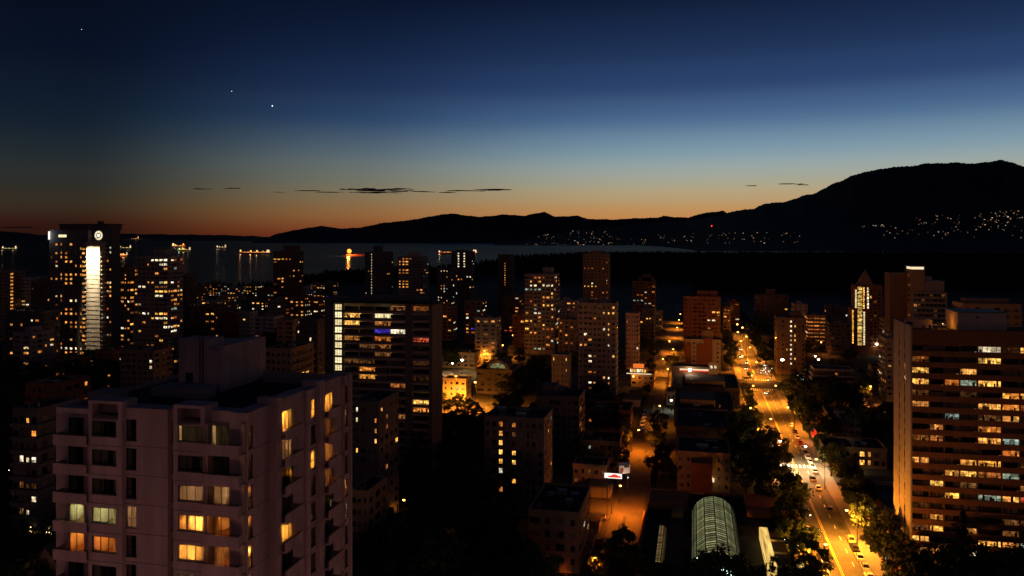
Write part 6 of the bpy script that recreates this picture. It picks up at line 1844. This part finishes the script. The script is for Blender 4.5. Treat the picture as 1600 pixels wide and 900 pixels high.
# ================================================================== SHIPS IN THE BAY
def ship(px0, px1, py, label, lamps, stern=1, hull='ship_hull', deck=None, houselit='ship_lamp', scale=1.0):
    """broadside ship between two pixel columns, waterline at py; stern = +1 house at the right end"""
    D = (H + 1.2) * F / (py - HY)
    c = W((px0 + px1) / 2, D, z=-1.2)
    m = D / F; L = (px1 - px0) * m / 2; hgt = 2.6 * m * scale
    root = empty('cargo_ship', c, AZ); tag(root, label, 'ship', 'ships anchored in the bay')
    B = min(16, L * .2)
    mb = MB()
    sec = [(-1.0, .05, .35), (-.86, .75, .1), (-.4, 1, 0), (.5, 1, 0), (.9, .9, .05), (1.0, .7, .15)]
    st = []
    for f, bw, rise in sec:
        x = f * L * stern
        st.append([(x, -B * bw * .8, -1), (x, B * bw * .8, -1), (x, B * bw, hgt * (1 + rise)), (x, -B * bw, hgt * (1 + rise))])
    for s in st:
        mb.v += s
    for a in range(len(st) - 1):
        for k in range(4):
            mb.f.append((a * 4 + k, a * 4 + (k + 1) % 4, (a + 1) * 4 + (k + 1) % 4, (a + 1) * 4 + k)); mb.m.append(0)
    mb.f.append((0, 1, 2, 3)); mb.m.append(0); n = len(st) * 4; mb.f.append((n - 1, n - 2, n - 3, n - 4)); mb.m.append(0)
    mb.build('hull', hull, root)
    hx0, hx1 = sorted((stern * L * .72, stern * L * .95))
    for k in range(3):
        ins = k * (hx1 - hx0) * .08
        MB().box(hx0 + ins, hx1 - ins, -B * .8, B * .8, hgt + k * hgt * .55, hgt + (k + 1) * hgt * .55 - .01).build('deck_house', 'ship_white', root)
        MB().box(hx0 + ins + .5, hx1 - ins - .5, -B * .8 - .4, -B * .8 - .05, hgt + k * hgt * .55 + hgt * .12, hgt + k * hgt * .55 + hgt * .40).build('lit_windows', houselit, root).name = 'window_band'
    MB().tube(((hx0 + hx1) / 2, 0, hgt * 2.6), ((hx0 + hx1) / 2, 0, hgt * 3.8), m * .12).build('funnel', 'ship_hull', root)
    if deck:
        MB().box(-L * .8, L * .8, -B * .72, -B * .66, hgt * 1.02, hgt * 1.02 + m * .5).build('deck_glow_strip', deck, root)  # lamplight on the deck, put into a glowing strip
    hm = 'ship_lamp' if houselit != 'ship_lamp_white' else 'ship_lamp_white'
    if houselit != 'ship_hull':
        point_light('house_fill', ((hx0 + hx1) / 2, -B - 7 * m, hgt * 2.2), 300 * m * m * 4, (1, .55, .25), 1.0, root)  # added light off the hull, brightens the deck house; no fixture
        n = max(4, int(L / m / 2.6))
        for k in range(n):
            x = -L * .85 + 1.7 * L * k / (n - 1)
            MB().tube((x, -B * .5, hgt), (x, -B * .5, hgt + .8 * m), m * .06).build('deck_post', 'ship_hull', root)
            MB().ball((x, -B * .5, hgt + .9 * m), m * (.30 + .22 * ((k * 7) % 3) / 2), 6).build('deck_lamp', 'ship_lamp' if (k * 5) % 3 else hm, root)
    for f, hz, mat, rr in lamps:
        x = f * L; hz *= .7
        MB().tube((x, 0, hgt), (x, 0, hgt + hz * m), m * .1).build('mast', 'ship_hull', root)
        MB().ball((x, -1, hgt + hz * m), rr * m * 1.35, 8).build('mast_lamp', mat, root)
        q_ = rr * m * .8
        point_light('mast_light', (x, -1 - 2.8 * rr * m, hgt + hz * m), {'ship_lamp_orange': 900, 'ship_lamp': 260, 'ship_lamp_white': 130, 'ship_lamp_green': 120}[mat] * 39.5 * q_ * q_, {'ship_lamp_orange': (1, .30, .04), 'ship_lamp': (1, .42, .12), 'ship_lamp_white': (1, .7, .4), 'ship_lamp_green': (.7, 1, .3)}[mat], q_, root)
    return root
glow('deck_glow', (1, .34, .08), 1.2)
glow('deck_glow_green', (.55, .8, .3), .5)
ship(374, 424, 397, 'long ship with four bright orange masts lamps, left of the dark bay tower', ((-.92, 4, 'ship_lamp', .95), (-.28, 3.2, 'ship_lamp', .9), (.1, 3.4, 'ship_lamp', .9), (.48, 2.6, 'ship_lamp', .5)), 1, 'ship_hull', 'deck_glow', 'ship_lamp_white')
ship(269, 291, 387, 'rear one of two ships close together, with a red-orange lamp', ((-.5, 2.2, 'ship_lamp_white', .7), (.6, 4, 'ship_lamp_orange', .9)), -1, 'ship_hull', 'deck_glow')
ship(276, 299, 393, 'front one of two ships close together, with green and white lights', ((-.6, 2.6, 'ship_lamp_green', .9), (0, 2.2, 'ship_lamp', .6)), 1, 'ship_hull', 'deck_glow_green', 'ship_lamp_white')
ship(337, 354, 389, 'small whitish ship alone between the ship pair and the long ship', ((-.7, 2.4, 'ship_lamp_white', .7), (-.3, 1.2, 'ship_lamp_white', .5)), 1, 'ship_hull', 'deck_glow_green', 'ship_lamp_white')
ship(2, 28, 391, 'dark ship at the left edge with white lights at bow and stern', ((-.8, 3, 'ship_lamp_white', .8),), 1, 'ship_hull', 'deck_glow_green', 'ship_lamp_white')
ship(186, 206, 390, 'ship right behind the floodlit tower with greenish deck lights', ((-.8, 3, 'ship_lamp_white', .7),), 1, 'ship_hull', 'deck_glow_green', 'ship_lamp_white')
ship(184, 200, 401, 'short ship lit orange all along, nearest behind the floodlit tower', ((-.4, 2.0, 'ship_lamp', .7), (.1, 2.6, 'ship_lamp', .7)), 1, 'ship_red', 'ship_lamp', 'ship_lamp_white')
ship(205, 217, 376.2, 'tiny far ship near the horizon right of the floodlit tower', ((0, .6, 'ship_lamp', .4),), 1, 'ship_hull', 'deck_glow', 'ship_lamp')
ship(685, 747, 397, 'long ship with an orange glowing deck behind the slim two-striped tower', ((-.95, 2.6, 'ship_lamp_white', .8), (-.05, 2.2, 'ship_lamp', .6)), 1, 'ship_red', 'deck_glow', 'ship_lamp_white')
ship(541, 578, 400, 'dark red barge with the big orange floodlight mast in the bay', ((-.74, 7.2, 'ship_lamp_orange', 2.6),), 1, 'ship_red', None, 'ship_hull')

# ================================================================== WALLS AND SHEDS ALONG THE LANE
for i, (y0, y1, h) in enumerate(((178, 205, 2.2), (206, 238, 1.6), (268, 296, 1.8), (330, 352, 1.7))):
    o = MB().box(0, .35, 0, y1 - y0, -.3, h).box(-.06, .41, -.06, y1 - y0 + .06, h + .001, h + .12).build('garden_wall', 'brick_brown', None, (-14.6, y0, 0))
    tag(o, f'{ORD[i]} garden wall from the bottom along the right side of the lane', 'wall', 'garden walls along the lane')
for i, (x0, y0, w_, l_, h) in enumerate(((-33, 206, 7, 9, 3.0), (-34, 222, 8, 7, 2.8), (-33, 252, 7, 8, 3.2), (-35, 318, 8, 9, 3.0), (-34, 392, 8, 10, 3.4), (-33, 418, 7, 9, 3.0))):
    root = empty('lane_garage', (x0, y0, 0)); tag(root, f'{ORD[i]} small flat garage from the bottom on the left side of the lane', 'garage', 'garages left of the lane')
    MB().box(0, w_, 0, l_, -.3, h).build('wall', lowmats[i % 6], root)
    MB().box(-.25, w_ + .25, -.25, l_ + .25, h + .001, h + .25).build('roof', 'roof_gravel', root)
    for q in range(2):
        MB().box(w_ + .002, w_ + .06, .6 + q * l_ / 2, l_ / 2 - .4 + q * l_ / 2, 0, 2.3).build('garage_door', 'concrete_grey', root)
bpy.context.view_layer.update()
